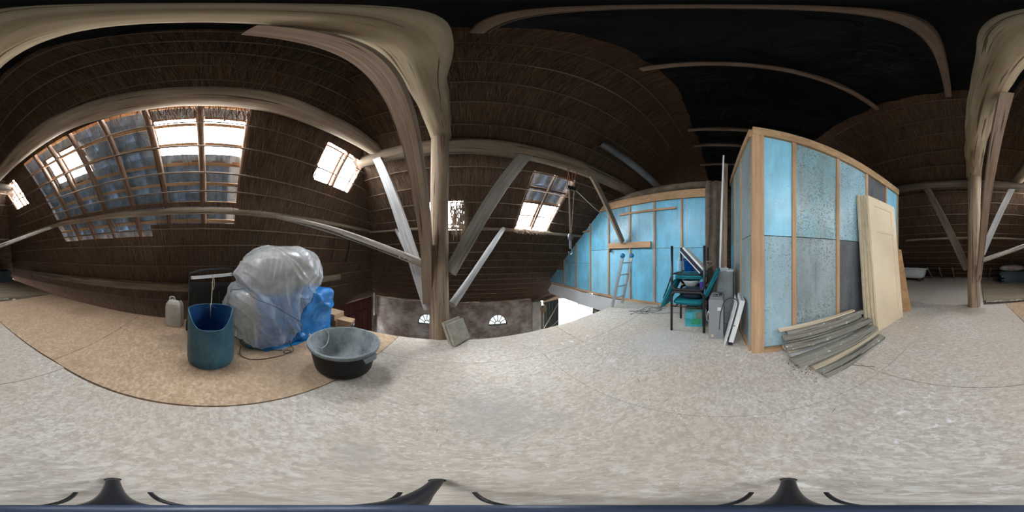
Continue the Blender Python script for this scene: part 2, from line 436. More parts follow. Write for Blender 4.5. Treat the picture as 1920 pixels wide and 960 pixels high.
# ------------------------------------------------------------------ mesh builder
class MB:
    def __init__(s):
        s.v, s.f, s.uv = [], [], []

    def face(s, idx, uvs):
        s.f.append(idx)
        s.uv.append(uvs)

    def quad(s, a, b, c, d, uvs=None):
        i = len(s.v)
        s.v += [tuple(a), tuple(b), tuple(c), tuple(d)]
        if uvs is None:
            L = (Vector(b) - Vector(a)).length
            W = (Vector(d) - Vector(a)).length
            uvs = [(0, 0), (L, 0), (L, W), (0, W)] if L >= W else [(0, 0), (0, L), (W, L), (W, 0)]
        s.face((i, i + 1, i + 2, i + 3), uvs)

    def hexa(s, p):
        """box from 8 corners: bottom 0-3 ccw, top 4-7."""
        for q in ((3, 2, 1, 0), (4, 5, 6, 7), (0, 1, 5, 4), (1, 2, 6, 5), (2, 3, 7, 6), (3, 0, 4, 7)):
            s.quad(*[p[k] for k in q])
        return s

    def box(s, c, size, rot=None):
        hx, hy, hz = (x / 2 for x in size)
        pts = [Vector(q) for q in ((-hx, -hy, -hz), (hx, -hy, -hz), (hx, hy, -hz), (-hx, hy, -hz), (-hx, -hy, hz), (hx, -hy, hz), (hx, hy, hz), (-hx, hy, hz))]
        if rot is not None:
            pts = [rot @ p for p in pts]
        s.hexa([p + Vector(c) for p in pts])
        return s

    def beam(s, a, b, w, t, up=(0, 0, 1), bend=0):
        """plank from a to b; w across, t along 'up'."""
        a, b, up = Vector(a), Vector(b), Vector(up)
        d = (b - a).normalized()
        x = d.cross(up).normalized()
        u = x.cross(d).normalized()
        X, Uv = x * w / 2, u * t / 2
        s.hexa([a - X - Uv, b - X - Uv, b + X - Uv, a + X - Uv, a - X + Uv, b - X + Uv, b + X + Uv, a + X + Uv])
        return s

    def poly_plank(s, pts, w, t, side):
        """plank following points, side = direction of its thickness t, w lies in the bend plane."""
        side = Vector(side).normalized()
        P = [Vector(p) for p in pts]
        rings = []
        L = 0
        for i, p in enumerate(P):
            d = (P[min(i + 1, len(P) - 1)] - P[max(i - 1, 0)]).normalized()
            n = d.cross(side).normalized()
            sd = n.cross(d).normalized()
            ww = w[i] if isinstance(w, (list, tuple)) else w
            if i:
                L += (p - P[i - 1]).length
            rings.append(([p + n * ww / 2 + sd * t / 2, p - n * ww / 2 + sd * t / 2, p - n * ww / 2 - sd * t / 2, p + n * ww / 2 - sd * t / 2], L, ww))
        for (r0, l0, w0), (r1, l1, w1) in zip(rings, rings[1:]):
            for k in range(4):
                k2 = (k + 1) % 4
                wd = w0 if k % 2 == 0 else t
                o = k * .5
                s.quad(r0[k], r0[k2], r1[k2], r1[k], [(l0, o), (l0, o + wd), (l1, o + wd), (l1, o)])
        s.quad(*reversed(rings[0][0]))
        s.quad(*rings[-1][0])
        return s

    def loft(s, pts, rad, n=10, jit=0.0, cap=True, closed=False, squash=None, seed=0, freq=1.3):
        P = [Vector(p) for p in pts]
        m = len(P)
        base = len(s.v)
        d0 = (P[1] - P[0]).normalized()
        up = Vector((0, 0, 1)) if abs(d0.z) < .9 else Vector((1, 0, 0))
        x = d0.cross(up).normalized()
        y = x.cross(d0).normalized()
        prev = d0
        L = 0
        Ls = []
        for i, p in enumerate(P):
            if closed:
                d = (P[(i + 1) % m] - P[i - 1]).normalized()
            else:
                d = (P[min(i + 1, m - 1)] - P[max(i - 1, 0)]).normalized()
            q = prev.rotation_difference(d)
            x = q @ x
            y = q @ y
            prev = d
            if i:
                L += (p - P[i - 1]).length
            Ls.append(L)
            r = rad[i] if isinstance(rad, (list, tuple)) else rad
            for k in range(n):
                a = 2 * PI * k / n
                rr = r
                if jit:
                    rr *= 1 + jit * noise.noise(Vector((math.cos(a) * 1.1 + seed * 7.3, math.sin(a) * 1.1, L * freq + seed))) * 1.6
                cx, sy = math.cos(a), math.sin(a)
                if squash:
                    e = squash
                    cx = math.copysign(abs(cx) ** e, cx)
                    sy = math.copysign(abs(sy) ** e, sy)
                s.v.append(tuple(p + x * (cx * rr) + y * (sy * rr)))
        r0 = rad[0] if isinstance(rad, (list, tuple)) else rad
        for i in range(m if closed else m - 1):
            j = (i + 1) % m
            l0, l1 = Ls[i], Ls[i + 1] if i + 1 < m else L + .05
            for k in range(n):
                k2 = (k + 1) % n
                u0, u1 = k / n * 2 * PI * r0, (k + 1) / n * 2 * PI * r0
                s.face((base + i * n + k, base + i * n + k2, base + j * n + k2, base + j * n + k), [(l0, u0), (l0, u1), (l1, u1), (l1, u0)])
        if cap and not closed:
            for i, rev in ((0, False), (m - 1, True)):
                ids = [base + i * n + k for k in range(n)]
                if not rev:
                    ids = ids[::-1]
                s.face(tuple(ids), [(.01 * k, .3 + .02 * k) for k in range(n)])
        return s

    def lathe(s, prof, n=24, c=(0, 0, 0), axis=None):
        base = len(s.v)
        c = Vector(c)
        q = Vector((0, 0, 1)).rotation_difference(Vector(axis)) if axis else None
        for r, z in prof:
            for k in range(n):
                a = 2 * PI * k / n
                p = Vector((r * math.cos(a), r * math.sin(a), z))
                if q:
                    p = q @ p
                s.v.append(tuple(p + c))
        for i in range(len(prof) - 1):
            for k in range(n):
                k2 = (k + 1) % n
                s.face((base + i * n + k, base + i * n + k2, base + (i + 1) * n + k2, base + (i + 1) * n + k),
                       [(k / n, prof[i][1]), ((k + 1) / n, prof[i][1]), ((k + 1) / n, prof[i + 1][1]), (k / n, prof[i + 1][1])])
        return s

    def disc(s, c, r, n=16, axis=(0, 0, 1)):
        q = Vector((0, 0, 1)).rotation_difference(Vector(axis))
        i = len(s.v)
        for k in range(n):
            s.v.append(tuple(Vector(c) + q @ Vector((r * math.cos(2 * PI * k / n), r * math.sin(2 * PI * k / n), 0))))
        s.face(tuple(range(i, i + n)), [(r * math.cos(2 * PI * k / n), r * math.sin(2 * PI * k / n)) for k in range(n)])
        return s

    def prism(s, poly, vec):
        """extrude a flat polygon (list of 3-D points) by vec."""
        n = len(poly)
        vec = Vector(vec)
        i = len(s.v)
        P = [Vector(p) for p in poly]
        s.v += [tuple(p) for p in P] + [tuple(p + vec) for p in P]
        nrm = (P[1] - P[0]).cross(P[-1] - P[0]).normalized()
        ax = (P[1] - P[0]).normalized()
        ay = nrm.cross(ax)
        uvs = [((p - P[0]).dot(ax), (p - P[0]).dot(ay)) for p in P]
        s.face(tuple(range(i + n - 1, i - 1, -1)), uvs[::-1])
        s.face(tuple(range(i + n, i + 2 * n)), uvs)
        t = vec.length
        for k in range(n):
            k2 = (k + 1) % n
            L = (P[k2] - P[k]).length
            s.face((i + k, i + k2, i + n + k2, i + n + k), [(0, 0), (L, 0), (L, t), (0, t)])
        return s

    def mesh(s, name, m, smooth=False, org=(0, 0, 0)):
        me = bpy.data.meshes.new(name)
        ox, oy, oz = org
        me.from_pydata([(x - ox, y - oy, z - oz) for x, y, z in s.v], [], s.f)
        ul = me.uv_layers.new(name='UVMap')
        flat = [c for uvs in s.uv for uv in uvs for c in uv]
        ul.data.foreach_set('uv', flat)
        me.materials.append(m)
        if smooth:
            me.polygons.foreach_set('use_smooth', [True] * len(me.polygons))
        me.update()
        return me

    def build(s, name, m, parent=None, smooth=False, org=(0, 0, 0), bevel=0):
        """one mesh object; org = where its origin sits (in the parent's space)."""
        o = bpy.data.objects.new(name, s.mesh(name, M[m] if isinstance(m, str) else m, smooth, org))
        COL.objects.link(o)
        o.location = org
        if parent:
            o.parent = parent
        if smooth == 'auto' or (smooth and bevel == 0):
            pass
        if bevel:
            b = o.modifiers.new('bevel', 'BEVEL')
            b.width = bevel
            b.segments = 2
            b.limit_method = 'ANGLE'
        return o


def tag(o, label=None, cat=None, group=None, kind=None):
    for k, v in (('label', label), ('category', cat), ('group', group), ('kind', kind)):
        if v:
            o[k] = v
    return o


def thing(name, label, cat, loc=(0, 0, 0), rz=0, group=None):
    o = bpy.data.objects.new(name, None)
    COL.objects.link(o)
    o.location = loc
    o.rotation_euler = (0, 0, rz)
    o.empty_display_size = .1
    return tag(o, label, cat, group)


def smooth_sharp(o, ang=40):
    try:
        o.data.set_sharp_from_angle(angle=math.radians(ang))
    except Exception:
        pass


def curve(pts, n=8):
    """Catmull-Rom through points."""
    P = [Vector(p) for p in pts]
    out = []
    for i in range(len(P) - 1):
        p0, p1, p2, p3 = P[max(i - 1, 0)], P[i], P[i + 1], P[min(i + 2, len(P) - 1)]
        for k in range(n):
            t = k / n
            out.append(.5 * ((2 * p1) + (p2 - p0) * t + (2 * p0 - 5 * p1 + 4 * p2 - p3) * t * t + (3 * p1 - p0 - 3 * p2 + p3) * t ** 3))
    out.append(P[-1])
    return out


def line(a, b, n):
    a, b = Vector(a), Vector(b)
    return [a.lerp(b, i / n) for i in range(n + 1)]


# ------------------------------------------------------------------ roof geometry (world metres, loft floor z = 0)
class Slope:
    def __init__(s, kind):
        s.kind = kind
        s.n = {'hip': Vector((1.5, .105, -1)), 'front': Vector((0, -.8, -1)), 'back': Vector((0, .75, -1))}[kind].normalized()
        s.sl = {'hip': 1.5, 'front': .8, 'back': .75}[kind]
        s.k = math.sqrt(1 + 1 / s.sl ** 2)       # metres along the slope per metre of height

    def P(s, a, z, off=0.0):
        if s.kind == 'hip':
            p = Vector(((z - 5.6 - .105 * a) / 1.5, a, z))
        elif s.kind == 'front':
            p = Vector((a, (5.11 - z) / .8, z))
        else:
            p = Vector((a, -(6.25 - z) / .75, z))
        return p + s.n * off

    def lim(s, z):
        f, b = (5.11 - z) / .8, -(6.25 - z) / .75
        if s.kind == 'hip':
            return b, f
        v = f if s.kind == 'front' else b
        return (z - 5.6 - .105 * v) / 1.5, 8.0


HIP, FRONT, BACK = Slope('hip'), Slope('front'), Slope('back')
# openings: (a0, a1, z0, z1)
HIP_HOLES = [(-2.98, .44, 1.95, 3.22), (-3.1, -.95, 1.5, 1.95), (-.95, .44, 1.66, 1.95), (1.56, 2.54, 2.52, 3.10), (-4.36, -3.66, 2.52, 3.10)]
FRONT_HOLES = [(1.24, 2.22, 1.84, 2.92), (-.98, -.02, 1.83, 2.36)]
TOP_Z = 4.72


def roof(slope, name, z0, holes, label):
    mb = MB()
    da, dz = .07, .06
    nz = int((TOP_Z - z0) / dz)
    amin, amax = (-10.5, 9) if slope.kind == 'hip' else (-6, 8.1)
    na = int((amax - amin) / da)
    idx = {}

    def vid(i, j):
        if (i, j) not in idx:
            a, z = amin + i * da, z0 + j * dz
            d = .022 * noise.noise(Vector((a * 2.3, z * 2.3, 3))) + .012 * noise.noise(Vector((a * 9, z * 4, 9)))
            # bulges between the laths
            d += .012 * abs(math.sin(PI * z * slope.k / .30))
            idx[(i, j)] = len(mb.v)
            mb.v.append(tuple(slope.P(a, z, d)))
        return idx[(i, j)]
    for j in range(nz):
        z = z0 + (j + .5) * dz
        lo, hi = slope.lim(z)
        for i in range(na):
            a = amin + (i + .5) * da
            if a < lo - .2 or a > hi + .2:
                continue
            if any(h[0] < a < h[1] and h[2] < z < h[3] for h in holes):
                continue
            u0, u1 = amin + i * da, amin + (i + 1) * da
            v0, v1 = (z0 + j * dz) * slope.k, (z0 + (j + 1) * dz) * slope.k
            mb.face((vid(i, j), vid(i + 1, j), vid(i + 1, j + 1), vid(i, j + 1)), [(u0, v0), (u1, v0), (u1, v1), (u0, v1)])
    o = mb.build(name, 'thatch', smooth=True)
    tag(o, label, kind='structure')
    # loose reed stems standing proud of the thatch: nobody could count them
    st = MB()
    cnt = {'hip': 26000, 'front': 34000, 'back': 20000}[slope.kind]
    along = (slope.P(0, 1) - slope.P(0, 0)).normalized()
    side = (slope.P(1, 0) - slope.P(0, 0)).normalized()
    t = 0
    while t < cnt:
        z = R.uniform(z0, TOP_Z - .2)
        lo, hi = slope.lim(z)
        hi = min(hi, 4.6) if slope.kind != 'hip' else hi
        a = R.uniform(lo, hi)
        t += 1
        if any(h[0] - .0 < a < h[1] + .0 and h[2] - .05 < z < h[3] + .12 for h in holes):
            if R.random() < .93:
                continue
        L = R.uniform(.10, .30)
        ang = R.gauss(0, .12)
        d = along * math.cos(ang) + side * math.sin(ang)
        w = R.uniform(.0013, .003)
        p = slope.P(a, z, R.uniform(.012, .034))
        q = p - d * L + slope.n * R.uniform(0, .022)
        x = d.cross(slope.n).normalized() * w
        i = len(st.v)
        st.v += [tuple(p - x), tuple(p + x), tuple(q + x), tuple(q - x)]
        st.face((i, i + 1, i + 2, i + 3), [(0, 0), (w, 0), (w, L), (0, L)])
    r = st.build('reed_stems', 'reed', o)
    r['kind'] = 'stuff'
    return o


C_HIP = roof(HIP, 'ceiling_left', -1.2, HIP_HOLES, 'steep thatched hip roof slope with a strip of grey pantiles and skylights')
C_FRONT = roof(FRONT, 'ceiling_front', -1.3, FRONT_HOLES, 'thatched roof slope running down over the open stable void')
C_BACK = roof(BACK, 'ceiling_back', -.1, [], 'dark thatched roof slope behind the rear post')


def laths(slope, par, zs, rmin=.010, rmax=.016, off=.055, lo_clip=-99, hi_clip=99):
    for z in zs:
        lo, hi = slope.lim(z)
        lo, hi = max(lo, lo_clip), min(hi, hi_clip)
        n = 14
        ph = R.uniform(0, 50)
        pts = []
        for i in range(n + 1):
            a = lo + (hi - lo) * i / n
            pts.append(slope.P(a, z + .030 * noise.noise(Vector((a * .45, ph, 0))), off + .008 * noise.noise(Vector((a, ph, 5)))))
        MB().loft(pts, R.uniform(rmin, rmax), 6, .15, seed=ph).build('lath', 'lath', par, True, org=tuple(pts[0]))


laths(HIP, C_HIP, [.18, .62, .98, 1.36, 1.62, 2.12, 2.37, 2.70, 2.98, 3.36, 3.60, 3.84, 4.08, 4.32, 4.54])
laths(FRONT, C_FRONT, [-.95, -.70, -.45, -.2, .05, .3, .55, .8, 1.05, 1.3, 1.55, 2.08, 2.36, 2.62, 2.88, 3.15, 3.4, 3.65, 3.9, 4.15, 4.4], hi_clip=3.5)
laths(BACK, C_BACK, [.35, .6, .85, 1.1, 1.35, 1.6, 2.0, 2.25, 2.5, 2.75, 3.0, 3.25, 3.5, 3.75, 4.0, 4.25, 4.5], hi_clip=6)

# rafters, tile battens and pantiles where the thatch is gone
for k, a in enumerate((-3.3, -2.66, -2.22, -1.76, -1.22, -.66, -.10, .45)):
    p0, p1 = HIP.P(a, 1.25, .0), HIP.P(a + R.uniform(-.02, .02), 3.42, .0)
    MB().loft(line(p0 - HIP.n * .05, p1 - HIP.n * .05, 8), .047, 8, .12, seed=k).build('rafter', 'rafter', C_HIP, True, org=tuple(p0))
for k, a in enumerate((1.55, 2.06, 2.58)):
    MB().loft(line(HIP.P(a, 2.35, -.05), HIP.P(a, 3.25, -.05), 5), .035, 8, .1, seed=k + 20).build('rafter', 'rafter', C_HIP, True, org=tuple(HIP.P(a, 2.35)))
for k, a in enumerate((-4.4, -4.0, -3.62)):
    MB().loft(line(HIP.P(a, 2.35, -.05), HIP.P(a, 3.2, -.05), 5), .03, 8, .1, seed=k + 30).build('rafter', 'rafter', C_HIP, True, org=tuple(HIP.P(a, 2.35)))
for k, a in enumerate((1.24, 1.72, 2.22)):
    MB().loft(line(FRONT.P(a, 1.75, -.05), FRONT.P(a, 3.0, -.05), 5), .035, 8, .1, seed=k + 40).build('rafter', 'rafter_shaded', C_FRONT, True, org=tuple(FRONT.P(a, 1.75)))
for k, a in enumerate((-1.0, -.5, .0)):
    MB().loft(line(FRONT.P(a, 1.75, -.05), FRONT.P(a, 2.42, -.05), 4), .032, 8, .1, seed=k + 50).build('rafter', 'rafter_shaded', C_FRONT, True, org=tuple(FRONT.P(a, 1.75)))
for a0, b0 in (((2.62, 1.86), (2.98, 1.02)), ((3.25, 1.84), (3.62, 1.02))):
    MB().loft(line(HIP.P(a0[0], a0[1], .05), HIP.P(b0[0], b0[1], .05), 3), .022, 6, .1).build('rafter', 'rafter', C_HIP, True, org=tuple(HIP.P(b0[0], b0[1])))
MB().beam(HIP.P(2.66, 1.70, .06), HIP.P(3.32, 1.70, .06), .05, .03, HIP.n).build('lath', 'orange', C_HIP, org=tuple(HIP.P(2.66, 1.70)))
TROW = [1.42 + .262 * k for k in range(8)]
for z in TROW:
    a, b = HIP.P(-3.3, z, -.115), HIP.P(.5, z, -.115)
    MB().beam(a, b, .03, .05, HIP.P(0, 1) - HIP.P(0, 0)).build('tile_batten', 'orange', C_HIP, org=tuple(a))
for z in (2.36, 2.62, 2.88):
    a, b = FRONT.P(1.2, z, -.115), FRONT.P(2.26, z, -.115)
    MB().beam(a, b, .03, .05, FRONT.P(0, 1) - FRONT.P(0, 0)).build('tile_batten', 'rafter_shaded', C_FRONT, org=tuple(a))


def tile_mesh(slope, width, length):
    mb = MB()
    n = 10
    along = (slope.P(0, 1) - slope.P(0, 0)).normalized()
    side = (slope.P(1, 0) - slope.P(0, 0)).normalized()
    rows = []
    for t, lift in ((0, .024), (1, 0)):
        row = []
        for i in range(n + 1):
            x = i / n
            h = .022 * math.sin(2 * PI * x) - lift
            row.append(side * (x * (width + .025)) + along * (t * length) - slope.n * (-h))
        rows.append(row)
    for i in range(n):
        q = [rows[0][i], rows[0][i + 1], rows[1][i + 1], rows[1][i]]
        mb.quad(*q)
    dn = slope.n * -.012
    for i in range(n):
        mb.quad(rows[0][i], rows[0][i] + dn, rows[0][i + 1] + dn, rows[0][i + 1])
    return mb.mesh('pantile', M['tile'], True)


def tiles(slope, par, a0, a1, zrows, skip, dz, w=.232):
    me = tile_mesh(slope, w, dz * slope.k + .05)
    for z in zrows:
        a = a0
        while a < a1 - .05:
            c = (a + w / 2, z + dz / 2)
            if not any(h[0] < c[0] < h[1] and h[2] < c[1] < h[3] for h in skip):
                o = bpy.data.objects.new('pantile', me)
                COL.objects.link(o)
                o.location = slope.P(a, z, -.175 + R.uniform(-.003, .003))
                o.parent = par
            a += w


tiles(HIP, C_HIP, -3.46, .50, [z - .17 for z in TROW], [(-.67, .47, 2.56, 3.08), (-2.63, -1.77, 2.56, 3.08)], .262, .28)
tiles(FRONT, C_FRONT, 1.15, 2.25, [2.36, 2.62], [], .262)


# skylights ---------------------------------------------------------
def skylight(idx, slope, a0, a1, z0, z1, bars, crossz, label, pane_off=-.19):
    root = MB()
    for z in (z0, z1):
        root.beam(slope.P(a0, z, pane_off), slope.P(a1, z, pane_off), .03, .03, slope.n)
    for a in (a0, a1):
        root.beam(slope.P(a, z0, pane_off), slope.P(a, z1, pane_off), .03, .03, slope.n)
    o = root.build('window_%d' % idx, 'rafter', org=tuple(slope.P(a0, z0, pane_off)))
    tag(o, label, kind='structure')
    base = slope.P(a0, z0, pane_off)
    xs = [a0] + bars + [a1]
    for l, r in zip(xs, xs[1:]):
        m = MB()
        m.quad(slope.P(l + .01, z0, pane_off) - base, slope.P(r - .01, z0, pane_off) - base, slope.P(r - .01, z1, pane_off) - base, slope.P(l + .01, z1, pane_off) - base)
        m.build('pane', 'glass', o)
    for z in crossz:
        m = MB()
        m.beam(slope.P(a0, z, pane_off + .02) - base, slope.P(a1, z, pane_off + .02) - base, .03, .03, slope.n)
        m.build('glazing_bar', 'rafter', o)
    for a in bars:
        m = MB()
        m.beam(slope.P(a, z0, pane_off + .02) - base, slope.P(a, z1, pane_off + .02) - base, .075 if slope.kind == 'front' else .045, .03, slope.n)
        m.build('glazing_bar', 'rafter', o)
    c = slope.P((a0 + a1) / 2, (z0 + z1) / 2, pane_off - .06)
    portal('skylight_portal', c, slope.n, slope.P(1, 0) - slope.P(0, 0), a1 - a0, (z1 - z0) * slope.k)
    return o


skylight(1, HIP, -.66, .45, 2.50, 3.10, [-.10], [], 'large two-pane skylight in the pantiles, high above the blue barrel')
skylight(2, HIP, -2.66, -1.76, 2.50, 3.10, [-2.22], [], 'two-pane skylight in the pantiles, second from the back corner')
skylight(3, HIP, -4.40, -3.62, 2.50, 3.12, [-4.0], [2.82], 'small barred skylight beside the back corner of the roof')
skylight(4, HIP, 1.52, 2.58, 2.50, 3.12, [2.06], [], 'skylight with ragged reed edges above the plastic covered heap')
skylight(5, FRONT, 1.22, 2.24, 1.84, 2.36, [1.73], [2.08], 'four-pane skylight beside the rope pulley, debris along its sill')
skylight(6, FRONT, -1.0, .0, 1.83, 2.36, [-.5], [], 'skylight half hidden behind the front post, reed hanging over it')

# hanging reed and debris at the front skylights
d1 = MB()
for k in range(420):
    a = R.uniform(-.36, .02)
    p = FRONT.P(a, R.uniform(2.0, 2.42), R.uniform(-.02, .04))
    L = R.uniform(.12, .5)
    q = p + Vector((R.gauss(0, .03), R.uniform(.0, .12), -L))
    w = Vector((R.uniform(.002, .005), 0, 0))
    d1.quad(p - w, p + w, q + w, q - w)
tag(d1.build('hanging_reed', 'reed', C_FRONT), kind='stuff')
d2 = MB()
for k in range(500):
    a = R.uniform(1.15, 2.2)
    p = Vector((a, 4.02, 1.86)) + Vector((0, R.uniform(-.1, .02), R.uniform(-.02, .03)))
    q = p + Vector((R.gauss(0, .08), R.uniform(-.1, .03), -R.uniform(.02, .16)))
    w = Vector((R.uniform(.002, .004), .002, 0))
    d2.quad(p - w, p + w, q + w, q - w)
tag(d2.build('reed_debris', 'reed', C_FRONT), kind='stuff')
d3 = MB()
for k in range(700):
    e = R.choice((0, 1, 2))
    if e == 0:
        a, z = R.uniform(1.5, 2.6), R.uniform(2.44, 2.56)
    elif e == 1:
        a, z = R.choice((R.uniform(1.5, 1.62), R.uniform(2.5, 2.62))), R.uniform(2.5, 3.1)
    else:
        a, z = R.uniform(-.66, .44), R.uniform(3.14, 3.26)
    p = HIP.P(a, z, R.uniform(-.03, .02))
    q = p + (HIP.P(0, 0) - HIP.P(0, 1)).normalized() * R.uniform(.05, .2) + Vector((0, R.gauss(0, .03), 0))
    w = Vector((0, R.uniform(.002, .004), 0))
    d3.quad(p - w, p + w, q + w, q - w)
tag(d3.build('loose_reed', 'reed', C_HIP), kind='stuff')

# black foil ceiling over the collar beams
f = MB()
NX, NY = 60, 20
for i in range(NX):
    for j in range(NY):
        def q(i, j):
            x, y = -.75 + 8.8 * i / NX, .75 - 3.1 * j / NY
            return (x, y, 4.62 + .05 * noise.noise(Vector((x * 1.3, y * 1.3, 0))) + .03 * noise.noise(Vector((x * 4, y * 4, 4))))
        f.quad(q(i, j), q(i, j + 1), q(i + 1, j + 1), q(i + 1, j))
tag(f.build('ceiling_top', 'foil', smooth=True), 'black sagging foil closing off the ridge above the collar beams', kind='structure')

# ------------------------------------------------------------------ walls below and at the far end
G = -3.5     # ground floor level
w = MB()
w.quad((8.0, 8, G), (8.0, -11, G), (8.0, -11, 5), (8.0, 8, 5))
tag(w.build('wall_right', 'dark_plank'), 'dark boarded end wall far beyond the blue partition', kind='structure')
w = MB()
w.quad((-6, -10.2, G), (9, -10.2, G), (9, -10.2, -.05), (-6, -10.2, -.05))
tag(w.build('wall_back', 'brick'), 'low brick wall under the rear thatch slope', kind='structure')
g = MB()
g.box((1.2, -1, G - .1), (14.2, 19, .2))
tag(g.build('floor_ground', 'ground'), 'dark ground floor of the stable under the loft', kind='structure')
yard = MB()
yard.quad((-60, -60, G - .15), (60, -60, G - .15), (60, 60, G - .15), (-60, 60, G - .15))
tag(yard.build('ground_yard', 'yard'), 'pale yard outside the barn', kind='structure')

# front brick wall, y = 7.8, with two half-round windows and the wide doorway
FV = 7.8
wf = MB()


def wall_quad(mb, u0, u1, z0, z1, y=FV, t=.25):
    mb.hexa([(u0, y, z0), (u1, y, z0), (u1, y + t, z0), (u0, y + t, z0), (u0, y, z1), (u1, y, z1), (u1, y + t, z1), (u0, y + t, z1)])


ARCH = [(1.53, .47, -2.46, .60), (-2.0 + .05, .47, -2.46, .60)]
xs = [-4.8]
wf_top = -1.15
def uvq(mb, pts, y):
    i = len(mb.v)
    mb.v += [(x, y, z) for x, z in pts]
    mb.face(tuple(range(i, i + len(pts))), [(x, z) for x, z in pts])
edges = sorted(ARCH)
cur = -4.95
for (cx, rx, zs, rz) in edges:
    uvq(wf, [(cur, G), (cx - rx, G), (cx - rx, wf_top), (cur, wf_top)], FV)
    uvq(wf, [(cx - rx, G), (cx + rx, G), (cx + rx, zs), (cx - rx, zs)], FV)
    n = 14
    for k in range(n):
        a0, a1 = PI - PI * k / n, PI - PI * (k + 1) / n
        x0, x1 = cx + rx * math.cos(a0), cx + rx * math.cos(a1)
        z0, z1 = zs + rz * math.sin(a0), zs + rz * math.sin(a1)
        uvq(wf, [(x0, z0), (x1, z1), (x1, wf_top), (x0, wf_top)], FV)
        i = len(wf.v)
        wf.v += [(x0, FV, z0), (x1, FV, z1), (x1, FV + .25, z1), (x0, FV + .25, z0)]
        wf.face((i, i + 1, i + 2, i + 3), [(0, 0), (.1, 0), (.1, .25), (0, .25)])
    uvq(wf, [(cx - rx, zs), (cx + rx, zs), (cx + rx, zs), (cx - rx, zs)], FV)
    i = len(wf.v)
    wf.v += [(cx - rx, FV, zs), (cx + rx, FV, zs), (cx + rx, FV + .25, zs), (cx - rx, FV + .25, zs)]
    wf.face((i, i + 1, i + 2, i + 3), [(0, 0), (.9, 0), (.9, .25), (0, .25)])
    cur = cx + rx
uvq(wf, [(cur, G), (3.3, G), (3.3, wf_top), (cur, wf_top)], FV)
uvq(wf, [(7.6, G), (8.2, G), (8.2, wf_top), (7.6, wf_top)], FV)
tag(wf.build('wall_front', 'brick'), 'whitewashed brick stable wall with half-round windows below the loft', kind='structure')
for k, (cx, rx, zs, rz) in enumerate(ARCH):
    o = MB()
    y = FV + .10
    arc = [(cx + rx * .97 * math.cos(PI * i / 16), y, zs + .02 + (rz - .03) * math.sin(PI * i / 16)) for i in range(17)]
    o.loft(arc, .03, 6)
    o.loft(line((cx - rx, y, zs + .02), (cx + rx, y, zs + .02), 2), .022, 6)
    ro = o.build('window_%d' % (7 + k), 'black_metal', org=(cx, y, zs))
    tag(ro, ['half-round iron stable window right of the front post, seen across the void', 'half-round iron stable window partly behind the front post'][k], kind='structure')
    b = MB()
    hub = [(.32 * rx * math.cos(PI * i / 10), 0, .02 + .32 * rz * math.sin(PI * i / 10)) for i in range(11)]
    b.loft(hub, .022, 5)
    b.build('hub_arc', 'black_metal', ro)
    for j in range(1, 6):
        a = PI * j / 6
        b = MB()
        b.loft(line((.32 * rx * math.cos(a), 0, .02 + .32 * rz * math.sin(a)), (.97 * rx * math.cos(a), 0, .02 + .95 * rz * math.sin(a)), 1), .020, 5)
        b.build('glazing_bar', 'black_metal', ro)
    p = MB()
    i0 = len(p.v)
    pts = [(rx * .97 * math.cos(PI * i / 16), .01, .02 + (rz - .03) * math.sin(PI * i / 16)) for i in range(17)]
    p.v += pts
    p.face(tuple(range(17)), [(q[0], q[2]) for q in pts])
    p.build('pane', 'dimmed_glass', ro)
    portal('window_portal', (cx, FV + .22, zs + rz / 2), (0, -1, 0), (1, 0, 0), 2 * rx, rz)

# recess column line in the brick wall
MB().box((-.85, FV - .05, (G + wf_top) / 2), (.10, .10, wf_top - G)).build('wall_pier', 'dark_plank', org=(-.85, FV - .05, G))
tag(bpy.data.objects['wall_pier'], 'dark upright against the brick wall behind the front post', kind='structure')

# left wall under the hip: brick, red stable door, thin slit of daylight
HU = -4.78
wl = MB()


def uvq2(mb, pts, x):
    i = len(mb.v)
    mb.v += [(x, y, z) for y, z in pts]
    mb.face(tuple(range(i, i + len(pts))), [(y, z) for y, z in pts])


uvq2(wl, [(-11, G), (4.0, G), (4.0, -.5), (-11, -.5)], HU)
uvq2(wl, [(7.222, G), (8.2, G), (8.2, -.6), (7.222, -.6)], HU)
uvq2(wl, [(4.0, -1.0), (7.3, -1.0), (7.3, -.5), (4.0, -.5)], HU)
tag(wl.build('wall_left', 'brick'), 'brick end wall of the stable under the hip roof', kind='structure')
dr = thing('door_1', 'dark red boarded stable door below the loft at the corner', None, (HU + .02, 4.05, G))
tag(dr, kind='structure')
y = 0
for k in range(13):
    wd = .242
    MB().box((.02, y + wd / 2, 1.26), (.03, wd - .008, 2.48)).build('board', 'red_door', dr, org=(0, y + wd / 2, 0))
    y += wd
for z in (.35, 1.9):
    MB().box((.05, 1.55, z), (.03, 3.05, .14)).build('ledge', 'red_door', dr, org=(.05, 0, z))
MB().beam((.05, .3, .4), (.05, 1.4, 1.85), .03, .12, (1, 0, 0)).build('brace', 'red_door', dr, org=(.05, .3, .4))
MB().beam((.05, 1.7, 1.85), (.05, 2.9, .4), .03, .12, (1, 0, 0)).build('brace', 'red_door', dr, org=(.05, 1.7, .4))
pl = MB()
pl.prism([(HU + .03, 7.42, -2.2), (HU + .03, 7.72, -2.2), (HU + .03, 7.72, -1.3), (HU + .03, 7.48, -.8), (HU + .03, 7.42, -.8)], (.03, 0, 0))
tag(pl.build('trim_1', 'plaster', org=(HU, 7.6, -2)), 'pale plaster patch at the brick corner', kind='structure')

